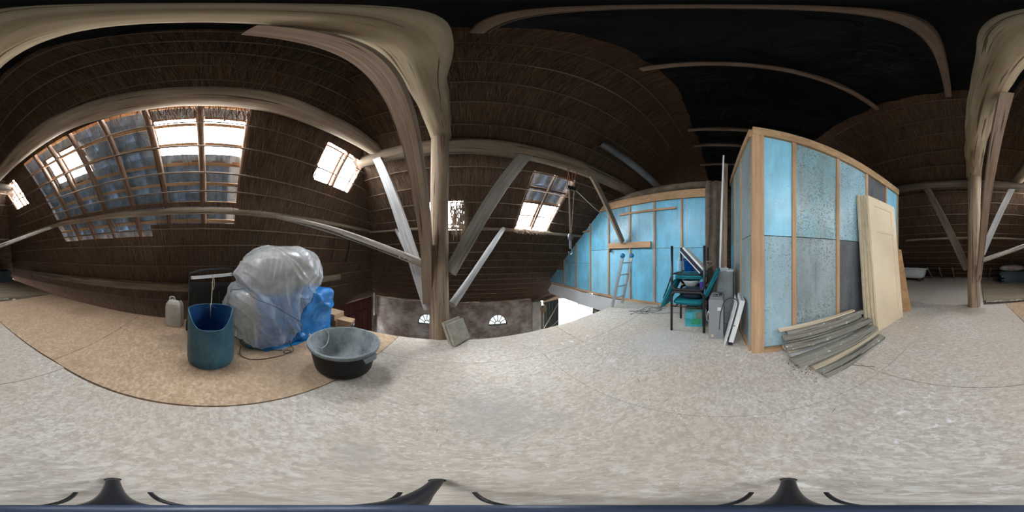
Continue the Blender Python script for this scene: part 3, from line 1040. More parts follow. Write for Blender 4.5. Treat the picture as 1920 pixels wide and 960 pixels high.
# the wide doorway in the front wall: dark leaf, white frame, translucent pane
dl = thing('door_2', 'dark green boarded barn door leaf standing at the bright doorway', None, (3.98, FV + .05, G))
tag(dl, kind='structure')
for k in range(5):
    MB().box((.1 + k * .2, 0, 1.1), (.192, .04, 2.2)).build('board', 'green_door', dl, org=(.1 + k * .2, 0, 0))
MB().beam((.05, -.03, .5), (.95, -.03, 1.9), .03, .10, (0, 1, 0)).build('brace', 'plank', dl, org=(.05, -.03, .5))
MB().beam((.05, -.03, .2), (.95, -.03, .8), .03, .10, (0, 1, 0)).build('brace', 'plank', dl, org=(.05, -.03, .2))
jb = MB()
jb.box((3.55, FV, (G - 1.3) / 2), (.5, .3, -1.3 - G))
tag(jb.build('wall_block', 'plaster', org=(3.55, FV, G)), 'grey plastered pier left of the bright doorway', kind='structure')
wd = thing('door_3', 'bright glazed double door seen below the loft edge under the white fascia', None, (5.02, FV + .02, G))
tag(wd, kind='structure')
for x in (1.22, 1.34, 2.5):
    MB().box((x, 0, 1.1), (.06, .06, 2.2)).build('frame_post', 'white', wd, org=(x, 0, 0))
MB().box((1.3, 0, 2.2), (2.6, .06, .08)).build('frame_head', 'white', wd, org=(1.3, 0, 2.2))
pp = MB()
pp.quad((1.37, 0, .02), (2.47, 0, .02), (2.47, 0, 2.17), (1.37, 0, 2.17))
pp.build('pane', 'opal', wd)
pp = MB()
pp.quad((.75, .01, .02), (1.19, .01, .02), (1.19, .01, 2.17), (.75, .01, 2.17))
pp.build('pane', 'glass', wd)
portal('door_portal', (6.3, FV + .2, -2.4), (0, -1, 0), (1, 0, 0), 2.6, 2.2)
lt = MB()
lt.box((5.5, FV + .15, -1.17), (4.5, .3, .28))
tag(lt.build('trim_4', 'dark_plank', org=(5.5, FV, -1.3)), 'dark lintel over the wide barn doorway', kind='structure')
# sloping boarded soffit over the doorway
sf = MB()
sf.hexa([(3.9, 7.75, -1.42), (5.1, 7.75, -1.30), (5.1, 7.72, -1.0), (3.9, 7.72, -1.4), (3.9, 7.85, -1.40), (5.1, 7.85, -1.28), (5.1, 7.8, -.98), (3.9, 7.8, -1.38)])
tag(sf.build('trim_2', 'lath_new', org=(4.5, 7.75, -1.4)), 'beige boarding over the head of the barn doorway', kind='structure')

# ------------------------------------------------------------------ loft floor
def vedge(u):
    return 2.04 + .085 * u


fb = MB()
FP = [(-2.78, vedge(-2.78)), (-2.78, -8.4), (5.2, -8.4), (5.2, -.4), (3.47, -.4), (3.47, vedge(3.47))]
fb.prism([(x, y, -.20) for x, y in FP], (0, 0, .165))
floor = fb.build('floor', 'dark_plank')
tag(floor, 'loft floor of large chipboard sheets ending at an open edge', kind='structure')
T0 = -.033


def sheet(poly, m, name='floor_sheet', lift=0):
    c = sum((Vector((x, y, 0)) for x, y in poly), Vector()) / len(poly)
    q = []
    for x, y in poly:
        v = Vector((x, y, 0)) - c
        v = v * (1 - .0028 / max(.2, v.length / 1.4))
        q.append(tuple(c + v + Vector((0, 0, T0))))
    o = MB().prism(q, (0, 0, -T0 + lift)).build(name, m, floor)
    return o


S1, S2, S3 = -.865, -1.10, 1.49
E = vedge
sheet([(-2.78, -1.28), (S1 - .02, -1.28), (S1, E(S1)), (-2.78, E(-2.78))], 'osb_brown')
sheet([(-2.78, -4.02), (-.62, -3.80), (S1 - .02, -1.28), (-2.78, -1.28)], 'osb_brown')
sheet([(S1, S2), (.76, S2), (.76, S3), (S1, S3)], 'osb_dusty')
sheet([(.76, S2), (2.6, S2), (2.6, S3), (.76, S3)], 'osb_dusty')
sheet([(2.6, -.4), (3.47, -.4), (3.47, S3), (2.6, S3)], 'osb_dusty')
sheet([(S1, S3), (1.3, S3), (1.3, E(1.3)), (S1, E(S1))], 'osb_dusty')
sheet([(1.3, S3), (3.47, S3), (3.47, E(3.47)), (1.3, E(1.3))], 'osb_dusty')
sheet([(-.62, -3.80), (.82, -3.6), (.76, S2), (S1 - .02, S2)], 'osb_dusty')
sheet([(.82, -3.6), (2.4, -3.6), (2.4, S2), (.76, S2)], 'osb_dusty')
sheet([(2.6, S2), (5.2, S2), (5.2, -.4), (2.6, -.4)], 'osb_dusty')
sheet([(2.4, -3.6), (5.2, -3.6), (5.2, S2), (2.4, S2)], 'osb_dusty')
sheet([(-.12, -6.04), (2.3, -6.04), (2.3, -3.6), (-.12, -3.72)], 'osb_dusty')
sheet([(2.3, -6.04), (5.2, -6.04), (5.2, -3.6), (2.3, -3.6)], 'osb_dusty')
sheet([(-.12, -8.38), (2.3, -8.38), (2.3, -6.04), (-.12, -6.04)], 'osb_dusty')
sheet([(2.3, -8.38), (5.2, -8.38), (5.2, -6.04), (2.3, -6.04)], 'osb_dusty')
yy = -4.10
while yy > -8.2:
    sheet([(-2.78, yy - .236), (-.13, yy - .236), (-.13, yy), (-2.78, yy)], 'floor_plank', 'floor_board', .002 * R.random())
    yy -= .242
# ragged lifted strip where the sheets meet the old boards
sheet([(-2.7, -4.16), (-.18, -4.13), (-.18, -4.03), (-2.7, -4.10)], 'floor_plank', 'floor_board', .035)
cr = MB()
for k in range(160):
    x = R.uniform(-1.4, -.2)
    y_ = -3.97 + R.gauss(0, .03) - .05 * abs(x)
    s = R.uniform(.008, .03)
    cr.box((x, y_, s * .3), (s, s * R.uniform(.5, 1), s * .6), Quaternion((R.random(), R.random(), R.random(), R.random())).normalized().to_matrix())
tag(cr.build('rubble_crumbs', 'dust'), 'small crumbs of rubble along the lifted board by the rear post', 'debris', kind='stuff')
# edge board at the rear and short rafter feet there
bb = MB()
bb.box((1.2, -8.24, .035), (8, .05, .08))
tag(bb.build('baseboard_back', 'plank', org=(1.2, -8.24, 0)), 'low pale board along the foot of the rear thatch', kind='structure')
for k, x in enumerate((2.9, 2.38, 1.86, 1.22, -.5, -1.3)):
    p0, p1 = BACK.P(x, .03, .08), BACK.P(x + R.uniform(-.05, .05), .66, .08)
    MB().loft(line(p0, p1, 4), .04, 8, .12, seed=k).build('rafter_foot', 'bark', C_BACK, True, org=tuple(p0))


# ------------------------------------------------------------------ timber frame
def log(name, m, pts, rad, label, cat, n=14, jit=.10, seed=1, sub=10, group=None, squash=None, freq=1.3):
    P = curve(pts, max(2, sub // max(1, len(pts) - 1))) if len(pts) > 2 else line(pts[0], pts[1], sub)
    r = rad if not isinstance(rad, (list, tuple)) else list(np.interp(np.linspace(0, 1, len(P)), np.linspace(0, 1, len(rad)), rad))
    org = min(P, key=lambda p: p.z)
    o = MB().loft(P, r, n, jit, seed=seed, squash=squash, freq=freq).build(name, m, None, True, org=tuple(org))
    smooth_sharp(o, 50)
    return tag(o, label, cat, group)


log('post', 'post', [(-.36, 2.13, G), (-.355, 2.13, 0), (-.36, 2.12, 1.2), (-.35, 2.13, 2.2), (-.35, 2.12, 3.02)], [.16, .135, .125, .118, .12],
    'round timber post at the front floor edge, concrete slabs at its foot', 'post', jit=.06, seed=2, sub=40, n=20)
log('post', 'post', [(.10, -3.62, 0), (.10, -3.62, 1.2), (.10, -3.62, 2.2), (.09, -3.60, 3.02)], [.145, .14, .14, .15],
    'round timber post at the rear of the loft with light patches in its bark', 'post', jit=.06, seed=5, sub=40, n=20)
log('tie_beam', 'cream', [(-.36, 2.42, 3.22), (-.30, 1.34, 3.20), (-.20, .55, 3.20), (-.16, 0, 3.19), (-.12, -.8, 3.20), (-.04, -1.6, 3.20), (.06, -2.7, 3.22), (.12, -4.1, 3.24)],
    [.145, .155, .15, .125, .14, .16, .17, .18], 'heavy cream-coloured tree trunk beam spanning overhead between the two posts', 'beam', n=20, jit=.09, seed=3, sub=70, squash=.8, freq=2.6)
log('plate_beam', 'plate', [(-1.86, 2.45, 3.13), (-.9, 2.42, 3.10), (.2, 2.40, 3.06), (1.6, 2.38, 3.02), (3.4, 2.36, 2.98), (5, 2.36, 2.95)],
    [.115, .14, .145, .14, .14, .13], 'long rough beam over the floor edge carrying the rope pulley', 'beam', seed=6, sub=50, squash=.8, jit=.07)
log('plate_beam', 'dark_log', [(-1.42, -3.96, 3.0), (.2, -3.98, 3.03), (1.9, -4.0, 3.10), (4.2, -4.0, 3.12)], [.09, .12, .12, .12],
    'rough beam lying across behind the rear post', 'beam', seed=7, sub=30, squash=.8)
log('purlin', 'bark', [(-.98, -4.05, 3.20), (-1.03, -3.4, 3.2), (-1.17, -1.7, 3.2), (-1.28, -.9, 3.2), (-1.36, -.2, 3.2), (-1.38, .5, 3.2), (-1.44, 1.2, 3.2), (-1.47, 2.55, 3.28)],
    [.13, .14, .15, .15, .145, .15, .14, .13], 'thick tree-trunk purlin below the hip roof above the skylights', 'beam', seed=8, sub=60, jit=.08, n=16)
log('purlin', 'bark', [(-2.12, -5.4, 1.80), (-2.20, -3.3, 1.87), (-2.32, -2.3, 1.89), (-2.44, -.8, 1.86), (-2.52, .5, 1.86), (-2.58, 1.3, 1.86), (-2.65, 2.75, 1.88), (-2.70, 4.1, 1.90)],
    [.03, .045, .052, .055, .055, .05, .045, .04], 'thin pole purlin across the pantiles below the skylights', 'beam', seed=9, sub=50)
log('purlin', 'bark', [(-2.7, 4.0, 1.87), (0, 4.02, 1.84), (1.2, 4.03, 1.82), (2.5, 4.05, 1.80), (3.45, 4.08, 1.80)], [.035, .04, .05, .045, .04],
    'thin pole purlin under the skylight with debris, beyond the floor edge', 'beam', seed=10, sub=40)
log('purlin', 'bark', [(-2.0, -5.80, 1.78), (0, -5.82, 1.79), (1.4, -5.80, 1.79), (2.75, -5.80, 1.76)], [.04, .045, .04, .05],
    'thin pole purlin on the rear thatch ending beside the bathtub', 'beam', seed=11, sub=30)
log('wall_plate_beam', 'bark', [(-2.98, -5.6, .50), (-3.16, -2.6, .49), (-3.36, -.6, .49), (-3.46, 1.2, .49), (-3.58, 3.6, .5)], .085,
    'squared beam low on the hip thatch behind the canister', 'beam', seed=12, sub=40, squash=.35, jit=.04)


def plank(name, m, pts, w, t, side, label, cat):
    P = curve(pts, 6) if len(pts) > 2 else line(pts[0], pts[1], 6)
    ww = list(np.interp(np.linspace(0, 1, len(P)), np.linspace(0, 1, len(w)), w)) if isinstance(w, list) else w
    org = min(P, key=lambda p: p.z)
    o = MB().poly_plank(P, ww, t, side).build(name, m, None, False, org=tuple(org), bevel=.008)
    return tag(o, label, cat)


plank('curved_brace', 'brown_plank', [(-.505, 2.13, .52), (-.50, 2.05, .9), (-.48, 1.93, 1.25), (-.445, 1.62, 1.66), (-.42, 1.28, 2.09), (-.40, 1.01, 2.40), (-.38, .70, 2.72), (-.37, .45, 2.95), (-.35, .1, 3.12)],
      [.17, .18, .18, .19, .20, .20, .19, .17, .09], .125, (1, .08, 0), 'broad brown plank brace curving up from the front post to the overhead trunk', 'brace')
plank('curved_brace', 'brown_plank', [(.0, -3.52, .66), (-.05, -3.24, 1.18), (-.11, -2.5, 1.93), (-.16, -1.89, 2.42), (-.20, -1.45, 2.86), (-.21, -1.22, 3.08)],
      [.13, .16, .17, .16, .14, .10], .11, (1, .08, 0), 'brown plank brace rising from the rear post towards the overhead trunk', 'brace')
plank('brace', 'white_plank', [(-1.45, 2.36, 3.06), (-.48, 2.12, .42)], [.15, .17], .05, (.1, 1, 0), 'pale plank brace from the end of the front beam down to the front post', 'brace')
plank('brace', 'plank', [(.92, 2.34, 2.98), (-.22, 2.15, .93)], [.20, .17], .05, (.1, 1, 0), 'wide grey plank brace on the void side of the front post', 'brace')
plank('brace', 'dark_log', [(1.32, -3.98, 3.02), (.24, -3.66, .85)], [.15, .18], .06, (.1, 1, 0), 'dark plank brace between the rear post and the blue booth', 'brace')
plank('brace', 'white_plank', [(-.86, -3.98, 2.98), (-.08, -3.72, 1.20)], [.14, .15], .05, (.1, 1, 0), 'pale plank brace on the skylight side of the rear post', 'brace')
log('strut', 'pole', [(-2.55, 1.10, 1.84), (-1.5, 1.6, 1.45), (-.48, 2.04, 1.02)], [.04, .05, .055], 'speckled round pole from the hip purlin to the front post', 'strut', seed=13, sub=20)
log('strut', 'pole', [(-2.28, -3.26, 1.88), (-1.2, -3.4, 1.45), (.0, -3.56, 1.02)], [.035, .045, .05], 'speckled round pole from the hip purlin to the rear post', 'strut', seed=14, sub=20)
log('strut', 'white_plank', [(-1.84, 4.0, 1.86), (-.52, 2.24, .58)], [.045, .05], 'thin whitish pole sloping from the void purlin to the front post, behind the pale brace', 'strut', seed=15)
log('strut', 'white_plank', [(.92, 4.0, 1.84), (-.20, 2.24, .46)], [.055, .06], 'whitish pole sloping up from the front post towards the skylight', 'strut', seed=16)
plank('brace', 'bark', [(2.25, 2.34, 2.90), (3.36, 2.36, 1.50)], [.11, .14], .05, (0, 1, 0), 'slanting brace between the pulley beam and the blue wall', 'brace')
# collar beams under the foil
for k, (x0, x1, y0, y1, lab) in enumerate(((.05, .40, .62, -2.15, 'reddish collar beam close above the overhead trunk'),
                                          (1.30, 1.50, .66, -2.1, 'collar beam across the black ridge, second from the overhead trunk'),
                                          (3.28, 3.40, .66, -2.1, 'collar beam across the black ridge above the blue booth'),
                                          (4.0, 4.1, .66, -2.1, 'collar beam across the dark ridge, next to farthest'),
                                          (5.15, 5.2, .66, -2.1, 'farthest collar beam in the dark ridge'))):
    log('collar_beam', 'brown_plank', [(x0, y0 + .05, 4.42), ((x0 + x1) / 2, (y0 + y1) / 2, 4.43), (x1, y1, 4.42)], .045, lab, 'beam', seed=20 + k, squash=.6, sub=12)

# ------------------------------------------------------------------ blue partition wall, x = 3.5
BW = thing('wall_partition', 'blue boarded partition wall with spruce studs at the end of the loft', None, (3.5, 0, 0))
tag(BW, kind='structure')
studs = [4.34, 3.63, 2.90, 2.20, 1.53, .88]
edge_b = [5.05] + studs + [.34]


def roofz(v):
    return 5.11 - .8 * v - .05


TOPB = 2.47


def bpanel(v1, v0, z0, z1, m):
    """panel between v0<v1, clipped under the roof slope."""
    pts = [(v0, z0)]
    def top(v):
        return min(z1, roofz(v))
    if top(v1) > z0:
        pts.append((v1, z0))
        pts.append((v1, top(v1)))
    else:
        vc = (5.06 - z0) / .8
        pts.append((vc, z0))
    if top(v0) >= z1 and top(v1) < z1:
        vk = (5.06 - z1) / .8
        pts.append((vk, z1))
    pts.append((v0, top(v0)))
    P = [(0, a, b) for a, b in pts]
    MB().prism(P, (-.03, 0, 0)).build('panel', m, BW, org=(0, (v0 + v1) / 2, z0), bevel=0)


spec = [(5.04, 4.36, .9, 'blue_grime'), (4.32, 3.65, .92, 'blue'), (3.61, 2.92, 1.32, 'blue_pale'), (2.88, 2.22, 1.32, 'blue_pale'), (2.18, 1.55, 1.32, 'blue'), (1.51, .90, 1.33, 'blue'), (.86, .34, 1.33, 'blue')]
tops = ['blue_grime', 'blue', 'blue', 'blue_grime', 'blue_pale', 'blue', 'blue']
bpanel(6.15, 5.06, .05, .6, 'blue_grime')
for (v1, v0, zs, m), mt in zip(spec, tops):
    bpanel(v1, v0, .05, zs - .004, m)
    bpanel(v1, v0, zs + .004, TOPB, mt)
for v in studs + [5.05]:
    h = min(TOPB, roofz(v))
    MB().box((-.045, v, h / 2), (.04, .042, h)).build('stud', 'stud', BW, org=(-.045, v, 0))
MB().box((-.045, 3.1, .025), (.06, 5.7, .05)).build('sole_plate', 'stud', BW, org=(-.045, 3.1, 0))
MB().prism([(-.05, .32, 2.46), (-.05, 3.24, 2.44), (-.05, 3.02, 2.64), (-.05, .32, 2.66)], (-.05, 0, 0)).build('header', 'header', BW, org=(-.05, 1.7, 2.46))
MB().box((-.075, 1.75, 2.24), (.03, 1.5, .05)).build('rail', 'stud', BW, org=(-.075, 1.75, 2.24))
MB().box((-.075, 3.9, 1.93), (.03, .5, .045)).build('rail', 'stud', BW, org=(-.075, 3.9, 1.93))
MB().box((-.10, 2.22, 1.42), (.06, 1.24, .14)).build('door_lintel', 'stud', BW, org=(-.10, 2.22, 1.42))
MB().box((-.09, 2.80, 1.30), (.05, .04, .10)).build('hinge', 'black_metal', BW, org=(-.09, 2.80, 1.30))
# mineral wool on top and hanging beside
iw = MB()
iw.loft(curve([(3.47, 3.05, 2.66), (3.46, 2.2, 2.72), (3.44, 1.2, 2.74), (3.44, .3, 2.78)], 8), [.05] * 8 + [.08] * 17, 10, .3, seed=4)
tag(iw.build('mineral_wool_roll', 'insul', None, True, org=(3.45, 1.7, 2.6)), 'brown mineral wool lying along the top of the blue wall', 'insulation')
iw = MB()
NX = 12
rows = 24
for part in range(2):
    u_ = 3.42 + part * .05
    b0 = len(iw.v)
    for j in range(rows + 1):
        for i in range(NX + 1):
            v = .36 - .42 * i / NX
            z = 2.82 * j / rows
            bulge = .05 * math.sin(PI * i / NX * 3) + .05 * noise.noise(Vector((v * 6, z * 2, 1)))
            iw.v.append((3.40 + part * .08 - abs(bulge) * (1 - part), v, z))
    for j in range(rows):
        for i in range(NX):
            a = b0 + j * (NX + 1) + i
            q = (a, a + 1, a + NX + 2, a + NX + 1) if part == 0 else (a + NX + 1, a + NX + 2, a + 1, a)
            iw.face(q, [(iw.v[k][1], iw.v[k][2]) for k in q])
tag(iw.build('mineral_wool_batt', 'insul', None, True, org=(3.45, .15, 0)), 'brown mineral wool batt hanging in the corner beside the blue wall', 'insulation')
# white fascia under the partition
fa = MB()
fa.prism([(3.44, 2.1, -.03), (3.44, 5.9, -.03), (3.44, 6.2, -.34), (3.44, 6.1, -.46), (3.44, 2.1, -.46)], (-.04, 0, 0))
tag(fa.build('trim_3', 'white_panel', org=(3.42, 4, -.4)), 'white fascia panel below the blue wall over the void', kind='structure')

# ------------------------------------------------------------------ blue booth
BX = 1.67
BO = thing('wall_booth', 'free-standing booth of blue and grey boards on spruce studs, a chipboard strip along its top', None, (BX, -.31, 0))
tag(BO, kind='structure')
YF = -2.80          # local y of the far end


def btop(y):
    return 2.72 + (2.53 - 2.72) * (y / YF)


def boxpanel(y0, y1, z0, z1, m):
    P = [(.02, y0, z0), (.02, y1, z0), (.02, y1, z1(y1) if callable(z1) else z1), (.02, y0, z1(y0) if callable(z1) else z1)]
    MB().prism(P, (.03, 0, 0)).build('panel', m, BO, org=(.02, (y0 + y1) / 2, z0))


ys = [-.125, -.455, -.50, -1.10, -1.15, -1.72, -1.76, -2.30, -2.34, -2.77]
pm = [('blue_pale', 'blue_pale'), ('grey_board', 'teal_grey'), ('dark_board', 'blue_stained'), ('dark_board', 'dark_board'), ('blue_pale', 'blue_pale')]
pm[0] = ('teal_pale', 'blue_pale')
for k in range(5):
    y0, y1 = ys[2 * k], ys[2 * k + 1]
    boxpanel(y0, y1, .06, 1.365, pm[k][0])
    boxpanel(y0, y1, 1.375, btop, pm[k][1])
for k in range(4):
    yc = (ys[2 * k + 1] + ys[2 * k + 2]) / 2
    MB().hexa([(-.005, yc - .024, .05), (.045, yc - .024, .05), (.045, yc + .024, .05), (-.005, yc + .024, .05), (-.005, yc - .024, btop(yc)), (.045, yc - .024, btop(yc)), (.045, yc + .024, btop(yc)), (-.005, yc + .024, btop(yc))]).build('stud', 'stud', BO, org=(0, yc, 0))
MB().box((.03, -.06, 1.36), (.09, .125, 2.72)).build('corner_post', 'stud', BO, org=(.03, -.06, 0), bevel=.004)
MB().box((.02, -2.785, 1.26), (.05, .03, 2.52)).build('corner_post', 'stud', BO, org=(.02, -2.785, 0))
MB().box((.0, -1.45, .025), (.05, 2.66, .05)).build('sole_plate', 'stud', BO, org=(0, -1.4, 0))
MB().hexa([(-.02, YF, btop(YF)), (.05, YF, btop(YF)), (.05, 0, btop(0)), (-.02, 0, btop(0)), (-.02, YF, btop(YF) + .14), (.05, YF, btop(YF) + .14), (.05, 0, btop(0) + .14), (-.02, 0, btop(0) + .14)]).build('header', 'header', BO, org=(0, YF, btop(YF)))
# side facing the blue wall (runs away from the corner)
SY = .13
def sidepanel(x0, x1, z0, z1, m):
    P = [(x0, SY * x0 / 1.75, z0), (x1, SY * x1 / 1.75, z0), (x1, SY * x1 / 1.75, z1), (x0, SY * x0 / 1.75, z1)]
    MB().prism(P, (0, -.03, 0)).build('panel', m, BO, org=((x0 + x1) / 2, 0, z0))


for x0, x1, ma, mb_ in ((.08, .62, 'grey_board', 'grey_board'), (.66, 1.2, 'grey_board', 'teal_grey'), (1.24, 1.75, 'blue', 'teal_grey')):
    sidepanel(x0, x1, .05, 1.37, ma)
    sidepanel(x0, x1, 1.38, 2.75, mb_)
for x in (.64, 1.22):
    MB().box((x, SY * x / 1.75, 1.38), (.04, .03, 2.72)).build('stud', 'stud', BO, org=(x, SY * x / 1.75, 0))
MB().beam((.05, .008, .025), (1.75, SY + .01, .025), .03, .05).build('sole_plate', 'stud', BO, org=(.05, 0, 0))
MB().beam((.05, .004, 2.79), (1.75, SY + .004, 2.79), .05, .14).build('header', 'header', BO, org=(.05, 0, 2.7))
# far side and back, plain boards
MB().box((.95, YF - .0, 1.28), (1.85, .03, 2.52)).build('panel', 'grey_board', BO, org=(.95, YF, 0))
MB().box((1.86, -1.35, 1.35), (.03, 2.9, 2.7)).build('panel', 'grey_board', BO, org=(1.86, -1.35, 0))

# ------------------------------------------------------------------ objects: barrel
br = thing('barrel', 'cut-off blue plastic barrel with a scooped open rim standing on brown chipboard', 'barrel', (-1.565, .0, 0), 0)
NB_, rb = 40, .222


def rim_h(a):
    """height of the cut; the scoop faces the camera (+x)."""
    d = abs((a + PI) % (2 * PI) - PI)
    t = min(1, max(0, (d - .42) / .95))
    t = t * t * (3 - 2 * t)
    d2 = max(0, (d - 1.5) / 1.6)
    return .475 + .15 * t - .015 * d2


def barrel_wall(rr, flip, z0=.0):
    mb = MB()
    prof = [(0, .86), (.03, .95), (.10, 1.0), (.28, 1.015), (.42, 1.0), (.6, .99), (.8, .985), (1.0, .97)]
    for fz, fr in prof:
        for k in range(NB_):
            a = 2 * PI * k / NB_ - PI
            z = z0 + fz * (rim_h(a) - z0)
            mb.v.append((rr * fr * math.cos(a), rr * fr * math.sin(a), z))
    for i in range(len(prof) - 1):
        for k in range(NB_):
            k2 = (k + 1) % NB_
            q = (i * NB_ + k, i * NB_ + k2, (i + 1) * NB_ + k2, (i + 1) * NB_ + k)
            if flip:
                q = q[::-1]
            mb.face(q, [(0, 0)] * 4)
    ids = tuple(range(NB_))
    mb.face(ids[::-1] if not flip else ids, [(0, 0)] * NB_)
    return mb


barrel_wall(rb, False).build('body', 'barrel', br, True)
barrel_wall(rb - .008, True, .012).build('inner_wall', 'barrel_in', br, True)
rm = MB()
rm.loft([((rb - .004) * .97 * math.cos(2 * PI * k / NB_ - PI), (rb - .004) * .97 * math.sin(2 * PI * k / NB_ - PI), rim_h(2 * PI * k / NB_ - PI)) for k in range(NB_)], .006, 6, closed=True)
rm.build('cut_rim', 'barrel', br, True)
MB().loft(curve([(-.2, -.05, .56), (-.215, 0, .60), (-.2, .05, .56)], 5), .012, 6).build('moulded_handle', 'barrel_in', br, True)

# string from trolley to barrel
st = MB()
st.loft(curve([(-2.31, .03, .885), (-2.26, .03, .84), (-2.05, .02, .72), (-1.80, .01, .63), (-1.72, .0, .60), (-1.71, .0, .47)], 5), .005, 5, .2)
st.loft(curve([(-2.18, .045, .86), (-2.10, .05, .78), (-2.12, .035, .70), (-2.15, .02, .80)], 5), .005, 5)
tag(st.build('string', 'rope', None, True, org=(-2.31, .03, .88)), 'frayed beige string tied to the white bar and hanging into the blue barrel', 'string')

# canister
cn = thing('canister', 'milky white plastic canister against the hip roof beside the black trolley', 'canister', (-2.50, -.56, 0), -.1)
cb = MB()
prof = [(.92, 0), (1.0, .02), (1.0, .34), (.93, .39), (.70, .435), (.55, .45)]
cb2 = MB()
for i, (k, z) in enumerate(prof):
    for (x, y) in ((-1, -.7), (-.85, -1), (.85, -1), (1, -.7), (1, .7), (.85, 1), (-.85, 1), (-1, .7)):
        cb2.v.append((x * .10 * k, y * .125 * k, z))
for i in range(len(prof) - 1):
    for k in range(8):
        k2 = (k + 1) % 8
        cb2.face((i * 8 + k, i * 8 + k2, i * 8 + 8 + k2, i * 8 + 8 + k), [(0, 0)] * 4)
cb2.face(tuple(range(7, -1, -1)), [(0, 0)] * 8)
cb2.face(tuple(range(40, 48)), [(0, 0)] * 8)
cb2.build('body', 'can', cn, False, bevel=.008)
MB().lathe([(0, .44), (.034, .44), (.034, .49), (.03, .50), (0, .50)], 14, (0, .06, 0)).build('cap', 'black_plastic', cn, True)
MB().loft(curve([(0, -.08, .44), (0, -.07, .485), (0, -.01, .49), (0, .0, .45)], 5), .014, 8).build('handle', 'can', cn, True)

# folded trolley: black tube frame with a white bar
tr = thing('trolley', 'folded black tubular trolley with a white crossbar behind the blue barrel', 'trolley', (-2.36, .02, 0), .04)
H1 = [(.03, -.33, .06), (0, -.33, .5), (0, -.32, .84), (.0, -.29, .90), (.01, -.14, .935), (.01, 0, .95), (.01, .2, .945), (.0, .30, .91), (0, .33, .84), (0, .34, .5), (.03, .34, .06)]
MB().loft(curve(H1, 5), .017, 8).build('handle_frame', 'black_metal', tr, True)
MB().loft(curve([(.03, -.22, .945), (.035, 0, .972), (.03, .24, .968), (.03, .36, .93)], 5), .008, 6).build('brake_cable', 'wire', tr, True)
MB().beam((.035, -.30, .835), (.035, .29, .885), .018, .045, (0, 0, 1)).build('crossbar', 'white', tr, bevel=.004)
for yb, zb in ((-.29, .836), (.28, .884)):
    MB().lathe([(0, 0), (.014, 0), (.014, .012), (0, .012)], 10, (.045, yb, zb), (1, 0, 0)).build('bolt', 'steel', tr)
MB().box((-.03, .0, .46), (.03, .60, .62), Matrix.Rotation(.05, 3, 'Y')).build('fabric_panel', 'black_plastic', tr, bevel=.01)
for yb in (-.25, .1):
    MB().loft(line((.0, yb, .62), (.02, yb + .02, .1), 2), .009, 6).build('strut', 'black_metal', tr, True)
MB().box((.02, 0, .74), (.03, .62, .05)).build('upper_rail', 'black_metal', tr, bevel=.005)
for s in (-1, 1):
    wh = MB().lathe([(.03, -.02), (.085, -.022), (.095, 0), (.085, .022), (.03, .02)], 20, (.03, s * .345, .095), (0, 1, 0)).build('wheel', 'rubber', tr, True)
    MB().lathe([(0, -.025), (.03, -.025), (.03, .025), (0, .025)], 12, (.03, s * .345, .095), (0, 1, 0)).build('hub', 'black_metal', wh, True)

# ------------------------------------------------------------------ heap: blue tarpaulin bundle + upholstered bundle under a plastic film (position-based cloth)
def blob(fn, nu, nv, name, m, org):
    """closed surface from spherical directions; fn(dir) -> point"""
    mb = MB()
    for j in range(nv + 1):
        th = PI * j / nv
        for i in range(nu):
            ph = 2 * PI * i / nu
            d = Vector((math.sin(th) * math.cos(ph), math.sin(th) * math.sin(ph), math.cos(th)))
            mb.v.append(tuple(fn(d)))
    for j in range(nv):
        for i in range(nu):
            i2 = (i + 1) % nu
            mb.face((j * nu + i, (j + 1) * nu + i, (j + 1) * nu + i2, j * nu + i2), [(0, 0)] * 4)
    return mb.build(name, m, None, True, org=org)


def sbox(d, c, h, e):
    """superellipsoid point"""
    k = (abs(d.x) ** e + abs(d.y) ** e + abs(d.z) ** e) ** (-1 / e)
    return Vector((c[0] + d.x * k * h[0], c[1] + d.y * k * h[1], c[2] + d.z * k * h[2]))


def f_tarp(d):
    p = sbox(d, (-2.14, 1.02, .33), (.40, .63, .33), 11)
    w = .030 * noise.noise(p * 3.2) + .022 * abs(noise.noise(Vector((p.x * 5 + p.z * 2, p.y * 5 - p.z * 3, p.z * 2))))
    w += .045 * max(0, 1 - 3.2 * abs(noise.noise(Vector((p.y * 3.2 + p.z * 1.6, p.z * 2.2 - p.y, p.x * 2 + 5))))) ** 1.6 - .012
    w += .02 * max(0, 1 - 3 * abs(noise.noise(Vector((p.y * 7 - p.z * 4, p.z * 6 + p.y * 2, p.x * 5))))) ** 1.5
    fl = .10 * max(0, 1 - p.z / .16) ** 1.5 * max(0, d.x)     # skirt spreading on the floor towards the camera
    q = p + Vector((d.x, d.y, 0)) * w + Vector((fl, -fl * .4, 0))
    q.z = max(.004, q.z + .4 * w * (d.z > .2))
    return q


tp = blob(f_tarp, 200, 110, 'tarpaulin_bundle', 'tarp', (-2.14, 1.02, 0))
tag(tp, 'bright blue tarpaulin wrapped around a square bundle, partly under clear film', 'tarpaulin')
gs = MB()
gs.prism([(-1.74, .48, .003), (-1.63, .58, .003), (-1.64, .98, .003), (-1.76, 1.5, .003), (-2.1, 1.5, .003), (-2.1, .5, .003)], (0, 0, .012))
tag(gs.build('groundsheet', 'tarp_under', None, org=(-1.8, 1.0, 0)), 'blue sheet lying on the floor beneath the wrapped bundle', 'tarpaulin')


def f_bun(d):
    p = sbox(d, (-2.12, .95, .93), (.36, .44, .27), 3)
    return p + d * .035 * noise.noise(p * 3.5)


